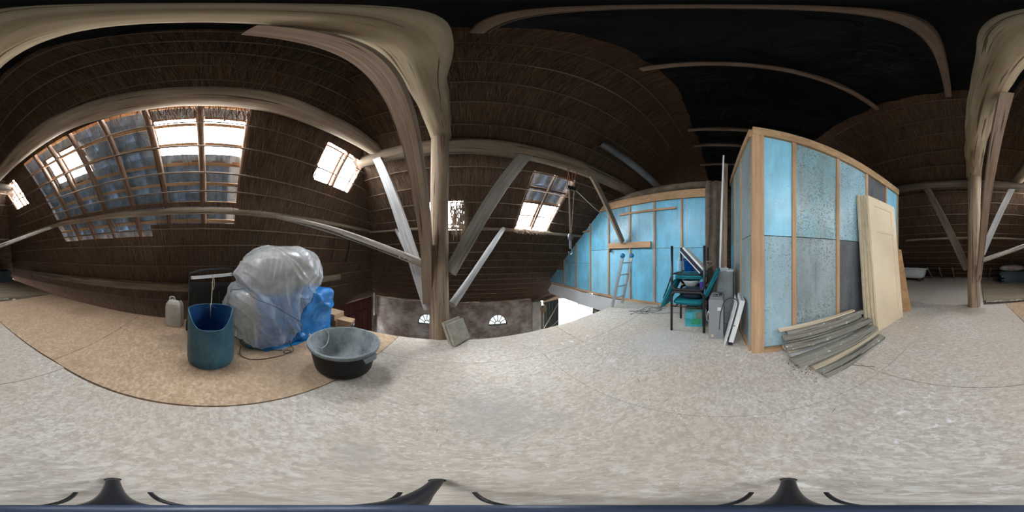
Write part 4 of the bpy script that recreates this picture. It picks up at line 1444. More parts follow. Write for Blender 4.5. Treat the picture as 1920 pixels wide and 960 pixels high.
bn = blob(f_bun, 60, 36, 'upholstered_bundle', 'bundle', (-2.12, .95, .62))
tag(bn, 'brownish soft bundle on top of the blue one, seen through clear film', 'bundle')
bn2 = blob(lambda d: sbox(d, (-1.93, .45, .36), (.22, .13, .34), 4) + d * .02 * noise.noise(d * 4), 40, 26, 'upholstered_bundle', 'bundle', (-2.02, .42, 0))
tag(bn2, 'dull brown bundle low beside the barrel, seen through clear film', 'bundle')


def cloth():
    n = 130
    g = .82                                   # the sheet starts gathered, so it falls in folds
    s = np.linspace(-.62, .53, n)
    t = np.linspace(-.95, .87, n)
    S, T_ = np.meshgrid(s, t, indexing='ij')
    a = (S + T_) / math.sqrt(2)
    b = (S - T_) / math.sqrt(2)
    P = np.stack([-2.12 + .05 + (a - .05) * g, .86 + b * g, np.full_like(a, 1.40)], -1)
    rng = np.random.RandomState(5)
    for q in range(16):
        k = rng.uniform(-1, 1, 2) * (4 + 1.1 * q)
        P[..., 2] += .20 / (4 + q) * np.sin(k[0] * a + k[1] * b + rng.uniform(0, 6))
        k = rng.uniform(-1, 1, 2) * (4 + q)
        P[..., 0] += .10 / (4 + q) * np.sin(k[0] * a + k[1] * b + rng.uniform(0, 6))
    P[..., 2] += .06
    ls, lt = s[1] - s[0], t[1] - t[0]
    Q = P.copy()
    dt = .016

    def sd(p, c, h, e):
        q = np.abs(p - np.array(c)) / np.array(h)
        return (q ** e).sum(-1) ** (1 / e)
    bodies = [((-2.14, 1.02, .33), (.46, .69, .37), 7), ((-2.12, .95, .90), (.42, .50, .325), 3), ((-2.02, .42, .36), (.34, .21, .40), 4),
              ((-2.00, .72, .90), (.40, .36, .28), 2.2), ((-2.2, 1.36, .82), (.26, .24, .33), 2.2), ((-1.86, .62, .55), (.22, .18, .30), 2.2)]

    def collide(P, Q):
        for c, h, e in bodies:
            f_ = sd(P, c, h, e)
            m = f_ < 1
            if m.any():
                cc = np.array(c)
                rel = P[m] - cc
                new = cc + rel / np.maximum(f_[m], .05)[:, None]
                P[m] = new
                Q[m] = Q[m] * .25 + new * .75
        m = P[..., 2] < .008
        P[m, 2] = .008
        Q[m] = Q[m] * .2 + P[m] * .8

    def con(sa, sb, L, k=.5):
        A, B_ = P[sa], P[sb]
        d = B_ - A
        l = np.linalg.norm(d, axis=-1, keepdims=True) + 1e-9
        c = d * ((l - L) / l) * k
        P[sa] += c
        P[sb] -= c
    ld = math.hypot(ls, lt)
    A_ = slice(None)
    for it in range(CLOTH_STEPS):
        vel = (P - Q) * .98
        Q = P.copy()
        P += vel
        P[..., 2] -= 9.8 * dt * dt
        for k in range(9):
            for o in (0, 1):
                m = (n - o) // 2 * 2 + o
                con((slice(o, m - 1, 2), A_), (slice(o + 1, m, 2), A_), ls)
                con((A_, slice(o, m - 1, 2)), (A_, slice(o + 1, m, 2)), lt)
                con((slice(o, m - 1, 2), slice(0, n - 1)), (slice(o + 1, m, 2), slice(1, n)), ld, .2)
                con((slice(o, m - 1, 2), slice(1, n)), (slice(o + 1, m, 2), slice(0, n - 1)), ld, .2)
            # a little stiffness keeps the folds round
            con((slice(0, n - 5), A_), (slice(5, n), A_), 5 * ls, .004)
            con((A_, slice(0, n - 5)), (A_, slice(5, n)), 5 * lt, .004)
            if k % 3 == 2:
                collide(P, Q)
    return P, n


CLOTH_STEPS = 170
P_, n_ = cloth()


def crumple(P, n):
    """finer grid with sharp crumple ridges pushed along the normals."""
    m = 2 * n - 1
    F = np.zeros((m, m, 3))
    F[::2, ::2] = P
    F[1::2, ::2] = (P[1:] + P[:-1]) / 2
    F[:, 1::2] = (F[:, 2::2] + F[:, :-1:2]) / 2
    gx = np.gradient(F, axis=0)
    gy = np.gradient(F, axis=1)
    nr = np.cross(gx, gy)
    nr /= np.linalg.norm(nr, axis=-1, keepdims=True) + 1e-9
    if nr[m // 2, m // 2, 2] < 0:
        nr = -nr
    rest = np.linspace(0, 1, m)
    for i in range(m):
        for j in range(m):
            x, y = rest[i] * 1.28, rest[j] * 1.93
            p, q = (x + y) * .7071, (x - y) * .7071
            w = noise.noise(Vector((x * 2.2, y * 2.2, 4)))
            w2 = noise.noise(Vector((x * 1.3, y * 1.3, 14)))

            def ridge(u, v, sd):
                return max(0, 1 - 2.4 * abs(noise.noise(Vector((u, v, sd))))) ** 2
            hi = min(1, max(0, (F[i, j, 2] - .75) / .35))          # crumpled top, hanging folds below
            d = .004 + .075 * ridge(q * 4.2 + .7 * w, p * 1.3 + .5 * w2, 1) + .040 * ridge(p * 4.0 - q * 5.0 + w, p * 3.0 + q * 1.5, 5)
            d += hi * .035 * ridge(p * 6.5 + w, q * 5.0 - w2, 8) + .014 * ridge(q * 13 + 2 * w, p * 5, 11)
            d *= .75 + .6 * w2
            F[i, j] += nr[i, j] * d * min(1, F[i, j, 2] / .12)
            F[i, j, 2] = max(.006, F[i, j, 2])
    return F, m


P_, n_ = crumple(P_, n_)
fm = MB()
fm.v = [tuple(map(float, p)) for p in P_.reshape(-1, 3)]
for i in range(n_ - 1):
    for j in range(n_ - 1):
        fm.face((i * n_ + j, (i + 1) * n_ + j, (i + 1) * n_ + j + 1, i * n_ + j + 1), [(i / n_, j / n_), ((i + 1) / n_, j / n_), ((i + 1) / n_, (j + 1) / n_), (i / n_, (j + 1) / n_)])
film = fm.build('plastic_sheet', 'film', None, True, org=(-2.1, .7, 0))
tag(film, 'crumpled clear plastic sheet draped over the heap beside the barrel', 'plastic sheet')
o_ = Vector((-2.1, .7, 0))
for sel in (P_[-1], P_[:, 0], P_[:, -1]):
    MB().loft([Vector(map(float, p)) - o_ + Vector((0, 0, .002)) for p in sel], .004, 5).build('hem_cord', 'wire', film, True)
for k in (92, 190):
    MB().loft([Vector(map(float, p)) - o_ + Vector((.004, 0, .004)) for p in P_[80:, k]], .003, 4).build('cord', 'wire', film, True)

# cable on the floor
cb_ = MB()
cb_.loft(curve([(-1.80, .34, .02), (-1.62, .30, .006), (-1.50, .40, .006), (-1.48, .60, .006), (-1.49, .74, .006), (-1.53, .82, .007), (-1.56, .78, .014), (-1.52, .73, .01), (-1.49, .80, .016), (-1.54, .86, .012), (-1.66, .88, .05), (-1.70, .9, .30)], 6), .004, 6)
tag(cb_.build('cable', 'wire', None, True, org=(-1.6, .5, 0)), 'thin black cord curling on the floor in front of the plastic heap', 'cable')

# cardboard boxes
for k, (u, v, z, w, d, h, rz, lab) in enumerate(((-1.95, 1.82, 0, .34, .25, .115, .1, 'lowest brown cardboard box of the pile behind the blue bundle'),
                                                 (-1.97, 1.80, .115, .34, .25, .10, .14, 'upper brown cardboard box on the pile behind the blue bundle'),
                                                 (-1.70, 1.87, 0, .22, .16, .10, .35, 'small cardboard box with dark printed end at the floor edge'))):
    t = thing('cardboard_box', lab, 'box', (u, v, z), rz, 'cardboard boxes behind the blue bundle')
    MB().box((0, 0, h / 2), (w, d, h)).build('body', 'cardboard', t, bevel=.003)
    if k == 2:
        MB().box((.112, 0, h / 2 - .02), (.004, .155, .055)).build('printed_end', 'carton_dark', t)
        MB().box((.115, .03, h / 2 - .02), (.002, .06, .025)).build('white_sticker', 'sticker', t)
        MB().box((0, 0, h + .012), (.24, .17, .02), Matrix.Rotation(.08, 3, 'Y')).build('lid', 'cardboard', t)
    else:
        MB().beam((0, -d / 2, h + .002), (0, d / 2, h + .002), .05, .003).build('tape', 'cardboard', t)

# ------------------------------------------------------------------ mortar tub
tb = thing('mortar_tub', 'round black mortar tub with a grey stained inside and a white cord', 'tub', (-.985, 1.045, 0), .2)
TH, TR = .335, .322
MB().lathe([(0, 0), (.20, 0), (.235, .012), (.25, .04), (.285, .22), (.302, .30)], 44).build('body', 'tub_black', tb, True)
MB().lathe([(.302, TH), (.288, .30), (.272, .20), (.24, .045), (.225, .02), (.0, .016)], 44).build('inner_wall', 'tub_in', tb, True)
MB().lathe([(.302, .296), (.318, .300), (TR, .31), (TR, TH - .006), (.318, TH), (.302, TH)], 44).build('rim', 'tub_rim', tb, True)
for a in (PI * .98 - .2, -.35):
    c, s = math.cos(a), math.sin(a)
    t_ = Vector((-s, c, 0))
    p = Vector((c, s, 0)) * .312
    MB().prism([p - t_ * .07 + Vector((0, 0, .30)), p + t_ * .07 + Vector((0, 0, .30)), p * 1.03 + t_ * .055 + Vector((0, 0, .25)), p * 1.03 - t_ * .055 + Vector((0, 0, .25))], Vector((c, s, 0)) * .012).build('grip', 'tub_rim', tb)
MB().loft(curve([(-.29, .10, .345), (-.25, .12, .27), (-.23, .06, .18), (-.255, -.01, .15), (-.285, -.06, .24), (-.305, -.09, .33), (-.33, -.09, .33), (-.335, -.085, .28)], 6), .005, 6).build('rope_handle', 'rope_white', tb, True)

# two paving slabs leaning on the post
def slab(pa, pb, lean, th, name, label, shift):
    pa, pb = Vector(pa), Vector(pb)
    e = (pb - pa).normalized()
    up = Vector((lean[0], lean[1], lean[2])).normalized()
    up = (up - e * up.dot(e)).normalized()
    nrm = e.cross(up).normalized()
    L = .30
    c = [pa, pa + e * L, pa + e * L + up * L, pa + up * L]
    c = [q + shift for q in c]
    o = MB().prism(c, nrm * th).build(name, 'slab', None, org=tuple(pa), bevel=.006)
    return tag(o, label, 'paving slab')


slab((-.155, 1.84, .008), (.02, 2.09, .008), (-.10, .06, .28), .045, 'paving_slab', 'front square concrete paving slab leaning at the foot of the front post', Vector((0, 0, 0)))
slab((-.155, 1.84, .008), (.02, 2.09, .008), (-.10, .06, .28), .045, 'paving_slab', 'rear concrete paving slab between the front slab and the post', Vector((-.054, .034, .012)))

# ------------------------------------------------------------------ chairs
def arch(yf, yb, h, r, x):
    pts = [(x, yf, 0)]
    for k in range(7):
        a = PI / 2 * k / 6
        pts.append((x, yf - r + r * math.cos(a), h - r + r * math.sin(a)))
    for k in range(7):
        a = PI / 2 * k / 6
        pts.append((x, yb + r - r * math.sin(a), h - r + r * math.cos(a)))
    pts.append((x, yb, 0))
    return pts


def pad(c, size, rot, name, par, pip=True):
    mb = MB()
    n = 10
    for j in range(n + 1):
        th = PI * j / n
        for i in range(28):
            ph = 2 * PI * i / 28
            d = Vector((math.sin(th) * math.cos(ph), math.sin(th) * math.sin(ph), math.cos(th)))
            p = sbox(d, (0, 0, 0), (size[0] / 2, size[1] / 2, size[2] / 2), 5)
            mb.v.append(tuple(Vector(c) + rot @ p))
    for j in range(n):
        for i in range(28):
            i2 = (i + 1) % 28
            mb.face((j * 28 + i, (j + 1) * 28 + i, (j + 1) * 28 + i2, j * 28 + i2), [(0, 0)] * 4)
    o = mb.build(name, 'teal', par, True, org=tuple(c))
    if pip:
        ring = []
        for i in range(32):
            ph = 2 * PI * i / 32
            p = sbox(Vector((math.cos(ph), math.sin(ph), 0)), (0, 0, 0), (size[0] / 2 + .001, size[1] / 2 + .001, 1), 5)
            ring.append(rot @ Vector((p.x, p.y, 0)))
        MB().loft(ring, .005, 5, closed=True).build('piping', 'teal_dark', o, True)
    return o


def make_chair(name, label, loc, rz):
    t = thing(name, label, 'chair', loc, rz, 'stacked teal chairs')
    for x in (-.265, .265):
        MB().loft(arch(.235, -.235, .63, .07, x), .019, 10).build('side_frame', 'black_metal', t, True)
    for y_, z in ((.18, .40), (-.2, .40)):
        MB().loft(line((-.265, y_, z), (.265, y_, z), 1), .012, 8).build('stretcher', 'black_metal', t, True)
    for x in (-.265, .265):
        MB().loft(line((x, .235, .405), (x, -.235, .405), 1), .009, 6).build('seat_rail', 'black_metal', t, True)
    pad((0, .01, .45), (.47, .46, .075), Matrix.Identity(3), 'seat', t)
    pad((0, -.33, .735), (.47, .50, .065), Matrix.Rotation(math.radians(115), 3, 'X'), 'backrest', t)
    for x in (-.18, .18):
        MB().loft(curve([(x, -.12, .40), (x, -.25, .42), (x, -.33, .62), (x, -.40, .80)], 4), .011, 6).build('back_strut', 'black_metal', t, True)
    return t


CX, CY = 2.51, .49
ch1 = make_chair('stacking_chair', 'upright teal padded chair with black arch legs, lower of the stack', (CX, CY, 0), 0)
ch2 = make_chair('stacking_chair', 'teal padded chair turned upside down on the other chair, legs in the air', (CX + .01, CY + .01, 1.295), 0)
ch2.rotation_euler = (PI, 0, 0)
ch2.location = (CX, CY - .005, 1.295)

# things wedged between and on the chairs
bk = thing('bucket', 'blue bucket with a pale rim inside the upturned chair legs', 'bucket', (2.58, .52, .905))
MB().lathe([(0, .0), (.09, .0), (.115, .20), (.12, .20), (.12, .21), (.108, .21), (.085, .012), (0, .012)], 24).build('body', 'blue_pot', bk, True)
MB().loft(curve([(-.115, 0, .19), (-.08, .1, .16), (.08, .1, .16), (.115, 0, .19)], 5), .004, 5).build('handle', 'steel', bk, True)
bt = thing('bottle', 'pale blue plastic bottle beside the blue bucket on the chairs', 'bottle', (2.46, .665, .905))
MB().lathe([(0, 0), (.035, 0), (.038, .02), (.038, .15), (.02, .175), (.014, .19), (0, .19)], 16).build('body', 'pale_blue', bt, True)
MB().lathe([(0, .19), (.016, .19), (.016, .215), (0, .215)], 12).build('cap', 'white', bt, True)
mt = thing('foam_panel', 'white panel with dark navy edge leaning across the upturned chair legs', 'panel', (2.36, .36, .915))
ang = math.radians(47)
rotm = Matrix.Rotation(-ang, 3, 'X')
p0 = Vector((0, -.02, .03))
dirv = Vector((0, math.cos(ang), math.sin(ang)))
nv = Vector((0, -math.sin(ang), math.cos(ang)))
def slabbox(o0, thk, wid, L, m, nm, x0):
    a = o0
    pts = [a, a + Vector((wid, 0, 0)), a + Vector((wid, 0, 0)) + dirv * L, a + dirv * L]
    q = [v for v in pts]
    MB().hexa([q[0], q[1], q[2], q[3]] + [v + nv * thk for v in q]).build(nm, m, mt, bevel=.004)
slabbox(Vector((-.10, -.05, .0)), .045, .36, .43, 'navy', 'case', 0)
slabbox(Vector((-.10, -.05, .0)) + nv * .046, .025, .36, .43, 'white', 'white_face', 0)
slabbox(Vector((-.11, -.05, .0)) - nv * .014, .012, .36, .43, 'white', 'white_edge', 0)
tw = MB()
for k in range(26):
    a = Vector((2.42 + R.uniform(0, .2), .33 + R.uniform(-.06, .04), .915 + R.uniform(0, .03)))
    tw.loft(curve([a, a + Vector((R.gauss(0, .06), R.gauss(-.02, .06), R.uniform(.03, .13))), a + Vector((R.gauss(0, .1), R.gauss(-.05, .07), R.uniform(.05, .16)))], 3), .004, 4)
tag(tw.build('rope_tangle', 'rope', None, True, org=(2.5, .33, .91)), 'tangle of straw-coloured rope on the upturned chair', 'rope', kind='stuff')
ba = thing('basin', 'white basin wedged between the two stacked chair seats', 'basin', (2.42, .47, .70))
MB().lathe([(0, 0), (.08, .0), (.12, .07), (.135, .08), (.135, .086), (.115, .078), (.075, .01), (0, .01)], 24).build('body', 'white', ba, True)
cu = blob(lambda d: sbox(d, (2.5, .46, .58), (.2, .17, .075), 3), 30, 16, 'cushion', 'navy', (2.5, .46, .51))
tag(cu, 'dark blue cushion lying on the lower teal seat', 'cushion')
pu = thing('purple_cup', 'small purple cup between the stacked chair seats', 'cup', (2.36, .30, .66))
MB().lathe([(0, 0), (.03, 0), (.036, .10), (.032, .10), (.027, .006), (0, .006)], 16).build('body', plain('purple_plastic', (.08, .04, .35), .4), pu, True)

ct = thing('printed_carton', 'teal and green printed carton under the lower chair', 'carton', (2.575, .45, 0), .08)
MB().box((0, 0, .15), (.27, .26, .30)).build('body', 'carton_teal', ct, bevel=.004)
MB().box((-.137, -.04, .10), (.004, .15, .10)).build('green_print', 'carton_green', ct)
MB().box((-.137, -.085, .20), (.004, .09, .12)).build('grey_print', 'carton_top', ct)
MB().box((-.137, .07, .20), (.004, .11, .10)).build('light_print', plain('light_print', (.10, .50, .62), .5), ct)
MB().box((0, 0, .303), (.272, .262, .006)).build('lid', 'carton_top', ct)

# loose wires on floor
wz = MB()
for k in range(4):
    a = [(2.62 + .1 * k, 1.62 - .03 * k, .005)]
    for j in range(6):
        a.append((2.66 + .13 * j + R.gauss(0, .09), 1.58 - .06 * j + R.gauss(0, .12), .005 + .02 * R.random()))
    wz.loft(curve(a, 6), .0035, 5)
wz.loft(curve([(2.85, 1.33, .005), (2.9, 1.15, .005), (3.0, .98, .005), (3.05, .8, .005)], 5), .0035, 5)
tag(wz.build('wire_tangle', 'wire', None, True, org=(2.9, 1.4, 0)), 'loose tangle of thin dark wire on the floor in front of the blue wall', 'wire')

# grey appliance
ac = thing('grey_appliance', 'tall narrow grey metal appliance with a white sticker beside the chairs', 'appliance', (2.23, .075, 0), -.05)
MB().box((0, 0, .29), (.34, .185, .58)).build('case', 'grey_case', ac, bevel=.012)
MB().box((.0, 0, .597), (.32, .165, .034)).build('top', 'grey_top', ac, bevel=.01)
MB().loft(curve([(-.08, .05, .61), (-.08, .05, .645), (-.08, -.02, .645), (-.08, -.02, .61)], 4), .008, 6).build('handle', 'grey_top', ac, True)
for k in range(4):
    MB().box((-.05 + .04 * k, -.03, .617), (.012, .08, .006)).build('vent_slot', 'black_plastic', ac)
MB().box((-.172, -.045, .455), (.002, .05, .045)).build('white_sticker', 'sticker', ac)
MB().box((-.172, .045, .05), (.002, .03, .04)).build('worn_sticker', 'lath_new', ac)
for s in (-.07, .07):
    MB().box((0, s, .004), (.3, .02, .012)).build('foot', 'black_plastic', ac)
MB().loft(curve([(-.05, .10, .40), (-.07, .125, .33), (-.06, .125, .24), (-.04, .10, .22)], 5), .007, 6).build('side_grip', 'alu', ac, True)

# white panel heater leaning on the booth
rd = thing('panel_heater', 'flat white electric panel heater leaning against the grey booth side', 'heater', (2.06, -.075, 0), -.03)
lean = Matrix.Rotation(math.radians(13.5), 3, 'X')
up = lean @ Vector((0, 0, 1))
MB().box(up * .32 + Vector((0, -.02, .03)), (.40, .055, .58), lean).build('body', 'white', rd, bevel=.008)
MB().box(up * .30 + Vector((0, .045, .015)), (.44, .012, .60), lean).build('back_plate', 'white_panel', rd, bevel=.003)
MB().box(up * .012 + Vector((.0, -.02, .012)), (.36, .05, .035), lean).build('foot', 'black_plastic', rd)
for k in range(7):
    MB().box(up * .612 + Vector((-.15 + .05 * k, -.02, .03)), (.03, .03, .004), lean).build('vent_slot', 'grey_case', rd)
MB().lathe([(0, 0), (.007, 0), (.007, .008), (0, .008)], 8, Vector((-.2, -.065, .30)), (-1, 0, 0)).build('screw', 'black_metal', rd)
MB().loft(curve([(-.18, -.10, .62), (-.19, -.04, .66), (-.19, .04, .62), (-.2, .085, .50), (-.2, .10, .36), (-.1, .11, .2)], 6), .006, 6).build('power_cord', 'wire', rd, True)

# wrapped metal cabinet with boards and white profile behind
wr = thing('wrapped_cabinet', 'narrow metal cabinet wrapped in clear film behind the grey appliance', 'cabinet', (2.80, -.03, 0), .05)
MB().box((0, 0, .45), (.30, .25, .90)).build('body', 'zinc_box', wr, bevel=.006)
MB().box((0, 0, .91), (.33, .28, .025)).build('top', 'white', wr, bevel=.004)
fw = MB()
n = 36
for j in range(15):
    for i in range(n):
        a = 2 * PI * i / n
        p = sbox(Vector((math.cos(a), math.sin(a), 0)), (0, 0, 0), (.165, .14, 1), 7)
        d = 1 + .06 * noise.noise(Vector((p.x * 14, p.y * 14, j * .5)))
        fw.v.append((p.x * d, p.y * d, .02 + .9 * j / 14))
for j in range(14):
    for i in range(n):
        i2 = (i + 1) % n
        fw.face((j * n + i, j * n + i2, j * n + n + i2, j * n + n + i), [(0, 0)] * 4)
fw.build('film_wrap', 'film', wr, True)
wp = thing('white_profile', 'long white metal profile with a foot bracket leaning upright beside the booth', 'profile', (2.80, .045, .925))
MB().beam((0, .0, .0), (.10, -.065, 2.28), .03, .028, (1, 0, 0)).build('profile_bar', 'white', wp, bevel=.003)
MB().box((-.02, -.07, .012), (.10, .14, .022)).build('foot_bracket', 'white', wp, bevel=.004)
MB().box((-.02, -.10, .03), (.05, .03, .03)).build('clamp', 'alu', wp, bevel=.004)
lp = MB().beam((2.98, -.02, .0), (3.16, -.055, 3.15), .10, .03, (1, 0, 0)).build('leaning_board', 'brown_plank', None, org=(2.98, -.02, 0), bevel=.004)
tag(lp, 'long brown board leaning upright just behind the white profile', 'board')

# ------------------------------------------------------------------ cream doors leaning on the booth
def make_door(base_u, top_u, y0, y1, H, label, front, zoff=0, grp=True):
    t = thing('panel_door', label, 'door', (base_u, (y0 + y1) / 2, 0), 0, 'cream doors leaning on the booth')
    ln = math.atan2(top_u - base_u, H)
    rot = Matrix.Rotation(ln, 3, 'Y')
    wd = y1 - y0
    th = .038

    def bx(name, yc, zc, sy, sz, x, sx, m, bev=.003):
        c = rot @ Vector((x, yc, zc))
        return MB().box(c, (sx, sy, sz), rot).build(name, m, t, bevel=bev)
    m1 = 'door_cream' if front else 'door_edge'
    sw = .115
    bx('stile', -wd / 2 + sw / 2, H / 2, sw, H, 0, th, m1)
    bx('stile', wd / 2 - sw / 2, H / 2, sw, H, 0, th, m1)
    rails = [(0.10, .20), (1.61, .12), (H - .06, .12)]
    for zc, hz in rails:
        bx('rail', 0, zc, wd - 2 * sw, hz, 0, th, m1)
    for za, zb in ((.20, 1.55), (1.67, H - .12)):
        pn = bx('panel', 0, (za + zb) / 2, wd - 2 * sw - .002, zb - za, .004, th * .5, m1, .002)
        # raised moulding round the panel
        for (yc, zc, sy, sz) in ((0, za + .012, wd - 2 * sw, .022), (0, zb - .012, wd - 2 * sw, .022), (-wd / 2 + sw + .011, (za + zb) / 2, .022, zb - za), (wd / 2 - sw - .011, (za + zb) / 2, .022, zb - za)):
            c = rot @ Vector((-.012, yc, zc))
            MB().box(c, (.012, sy, sz), rot).build('moulding', m1, pn, bevel=.003)
    return t


make_door(1.345, 1.535, -2.66, -1.885, 2.10, 'front cream panel door of the set leaning on the booth, face fully visible', True)
make_door(1.395, 1.58, -2.63, -1.86, 2.11, 'second cream door, directly behind the front panel door', False)
make_door(1.445, 1.622, -2.60, -1.835, 2.10, 'third cream door from the front in the leaning set', False)
make_door(1.495, 1.664 - .002, -2.58, -1.805, 2.12, 'rearmost cream door of the leaning set, against the booth', False)

for k, (lab, sh) in enumerate((('front brown chipboard strip leaning on the end of the booth', Vector((0, 0, 0))),
                               ('rear brown chipboard strip, behind the other at the end of the booth', Vector((.035, .035, .02))))):
    c4 = [Vector(q) + sh * (1 if i < 2 else 1) for i, q in enumerate(((1.425, -2.86, 0), (1.305, -3.0, 0), (1.515, -2.955, 1.28), (1.60, -2.79, 1.28)))]
    c4[0].z = c4[1].z = .001
    o = MB().prism(c4, (.021, .016, .002)).build('chipboard_strip', 'osb_plank', None, org=tuple(c4[0]), bevel=.002)
    tag(o, lab, 'board')

# ------------------------------------------------------------------ pile of stakes
def half_log(a, b, r, m, label, flat=.55, roll=0.0, seed=1):
    a, b = Vector(a), Vector(b)
    mb = MB()
    d = (b - a).normalized()
    x = d.cross(Vector((0, 0, 1))).normalized()
    y_ = x.cross(d).normalized()
    n, m_ = 10, 9
    L = (b - a).length
    for j in range(n + 1):
        t = j / n
        p = a.lerp(b, t)
        p = p + x * .012 * noise.noise(Vector((t * 2, seed, 0))) + y_ * .008 * noise.noise(Vector((t * 2, seed, 5)))
        for k in range(m_):
            an = PI * k / (m_ - 1)
            rr = r * (1 + .12 * noise.noise(Vector((t * 2.5, an, seed * 3.1))))
            u, v = math.cos(an) * rr, math.sin(an) * rr * flat
            u, v = u * math.cos(roll) - v * math.sin(roll), u * math.sin(roll) + v * math.cos(roll)
            mb.v.append(tuple(p + x * u + y_ * v))
    for j in range(n):
        for k in range(m_):
            k2 = (k + 1) % m_
            q = (j * m_ + k2, j * m_ + k, (j + 1) * m_ + k, (j + 1) * m_ + k2)
            mb.face(q, [(L * j / n, k2 * r * .35), (L * j / n, k * r * .35), (L * (j + 1) / n, k * r * .35), (L * (j + 1) / n, k2 * r * .35)])
    mb.face(tuple(range(m_)), [(.01 * k, .02 * k) for k in range(m_)])
    mb.face(tuple(range((n + 1) * m_ - 1, n * m_ - 1, -1)), [(.01 * k, .02 * k) for k in range(m_)])
    o = mb.build('stake', m, None, True, org=tuple(a))
    smooth_sharp(o, 45)
    return tag(o, label, 'stake', 'pile of wooden stakes by the booth')


half_log((1.06, -.73, .006), (1.19, -1.74, .006), .075, 'log_grey', 'outermost grey half-round stake on the bare floor, flecked with white', seed=1)
half_log((1.17, -.72, .012), (1.29, -1.80, .03), .045, 'log_brown', 'thin bare brown stake just behind the outermost grey one', flat=.8, seed=2)
half_log((1.29, -.61, .05), (1.40, -1.84, .07), .105, 'log_grey', 'widest flat grey stake lying slanted in the front of the pile', flat=.34, seed=3)
half_log((1.46, -.64, .02), (1.50, -1.60, .04), .06, 'log_white', 'stake thickly splattered with white, low in the pile', seed=4)
half_log((1.56, -.66, .02), (1.55, -1.55, .04), .05, 'log_brown', 'short brown stake end under the splattered one', seed=5)
half_log((1.58, -.62, .07), (1.53, -1.6, .09), .055, 'log_brown', 'pale brown stake in the middle of the pile', seed=6)
half_log((1.49, -.60, .13), (1.46, -1.84, .16), .065, 'log_grey', 'grey half-round stake with pale hoops, upper front of the pile', flat=.8, seed=7)
half_log((1.585, -.68, .15), (1.545, -1.86, .18), .06, 'log_grey', 'plain grey stake above the hooped one', flat=.6, seed=8)
half_log((1.58, -.62, .20), (1.57, -1.74, .235), .06, 'log_grey', 'grey stake right below the topmost ones', flat=.8, seed=9)
half_log((1.60, -.66, .255), (1.565, -1.80, .285), .055, 'log_grey', 'topmost dark grey stake against the booth', flat=.9, seed=10)
la = MB().beam((1.60, -.58, .318), (1.60, -1.66, .352), .06, .022).build('lath', 'lath_new', None, org=(1.6, -.58, .3), bevel=.002)
tag(la, 'clean pale pine lath lying on top of the stake pile', 'lath')

# ------------------------------------------------------------------ ladder
ld_ = thing('ladder', 'aluminium ladder with blue end wheels rising through the floor edge before the blue wall', 'ladder', (2.95, 2.30, 0))
dv = Vector((0, -.27, 1.1)).normalized()
top = Vector((0, -.35, 1.12))
bot = top - dv * 4.75
for s in (-.18, .18):
    MB().beam(bot + Vector((s, 0, 0)), top + Vector((s, 0, 0)), .025, .06, (0, 1, 0)).build('rail', 'alu', ld_, bevel=.004)
    MB().lathe([(0, -.016), (.052, -.016), (.056, 0), (.052, .016), (0, .016)], 20, top + Vector((s, 0, .035)), (1, .2, 0)).build('wheel', 'blue_cap', ld_, True)
for k in range(17):
    p = top - dv * (.12 + .27 * k)
    MB().loft([p + Vector((-.18, 0, 0)), p + Vector((.18, 0, 0))], .015, 8).build('rung', 'alu', ld_, True)

# ------------------------------------------------------------------ pulley
pu = thing('pulley', 'rope pulley with hook hanging by orange straps from the long beam over the floor edge', 'pulley', (1.72, 2.32, 2.42))
for k, (a, b) in enumerate((((-.08, .03, .50), (-.02, 0, .05)), ((-.02, -.04, .50), (-.06, 0, .05)), ((.10, .03, .48), (.08, 0, .06)), ((.14, -.03, .47), (.09, 0, .06)))):
    m_ = (Vector(a) + Vector(b)) / 2 + Vector((R.uniform(-.05, .05), 0, 0))
    MB().loft(curve([a, m_, b], 5), .007, 5).build('strap', 'strap', pu, True)
ub = MB().box((.02, 0, .01), (.18, .05, .07)).build('upper_block', 'black_metal', pu, bevel=.01)
for x in (-.03, .07):
    MB().lathe([(0, -.015), (.03, -.015), (.026, 0), (.03, .015), (0, .015)], 14, (x, 0, -.005), (0, 1, 0)).build('sheave', 'zinc', ub, True)
for a, b in (((-.045, 0, 0), (-.015, 0, -.86)), ((-.02, 0, 0), (0, .0, -.86)), ((.085, 0, 0), (.02, 0, -.86))):
    MB().loft(line(a, b, 4), .0055, 6).build('rope', 'rope', pu, True)
lb = MB().lathe([(0, .06), (.03, .05), (.05, 0), (.045, -.05), (.02, -.08), (0, -.08)], 14, (0, 0, -.92)).build('lower_block', 'zinc', pu, True)
MB().box((0, 0, -1.06), (.035, .03, .16)).build('shank', 'steel', pu, bevel=.006)
MB().loft(curve([(0, 0, -1.13), (.03, 0, -1.17), (.035, 0, -1.22), (0, 0, -1.25), (-.035, 0, -1.22), (-.04, 0, -1.19)], 5), .008, 6).build('hook', 'steel', pu, True)
MB().loft(curve([(.10, 0, .0), (.75, .05, -.30), (1.45, .05, -.5), (1.62, -.45, -.93)], 6), .005, 5).build('tail_rope', 'rope_white', pu, True)
# cord slung across the void
cd = MB()
cd.loft(curve([(3.1, 7.0, -1.05), (3.42, 6.05, -.50), (3.38, 4.6, -.42), (3.36, 3.0, -.52), (3.3, 2.34, -.02)], 8), .006, 5)
tag(cd.build('cord', 'rope', None, True, org=(3.4, 4.5, -.5)), 'thin cord slung along the white fascia over the void', 'cord')
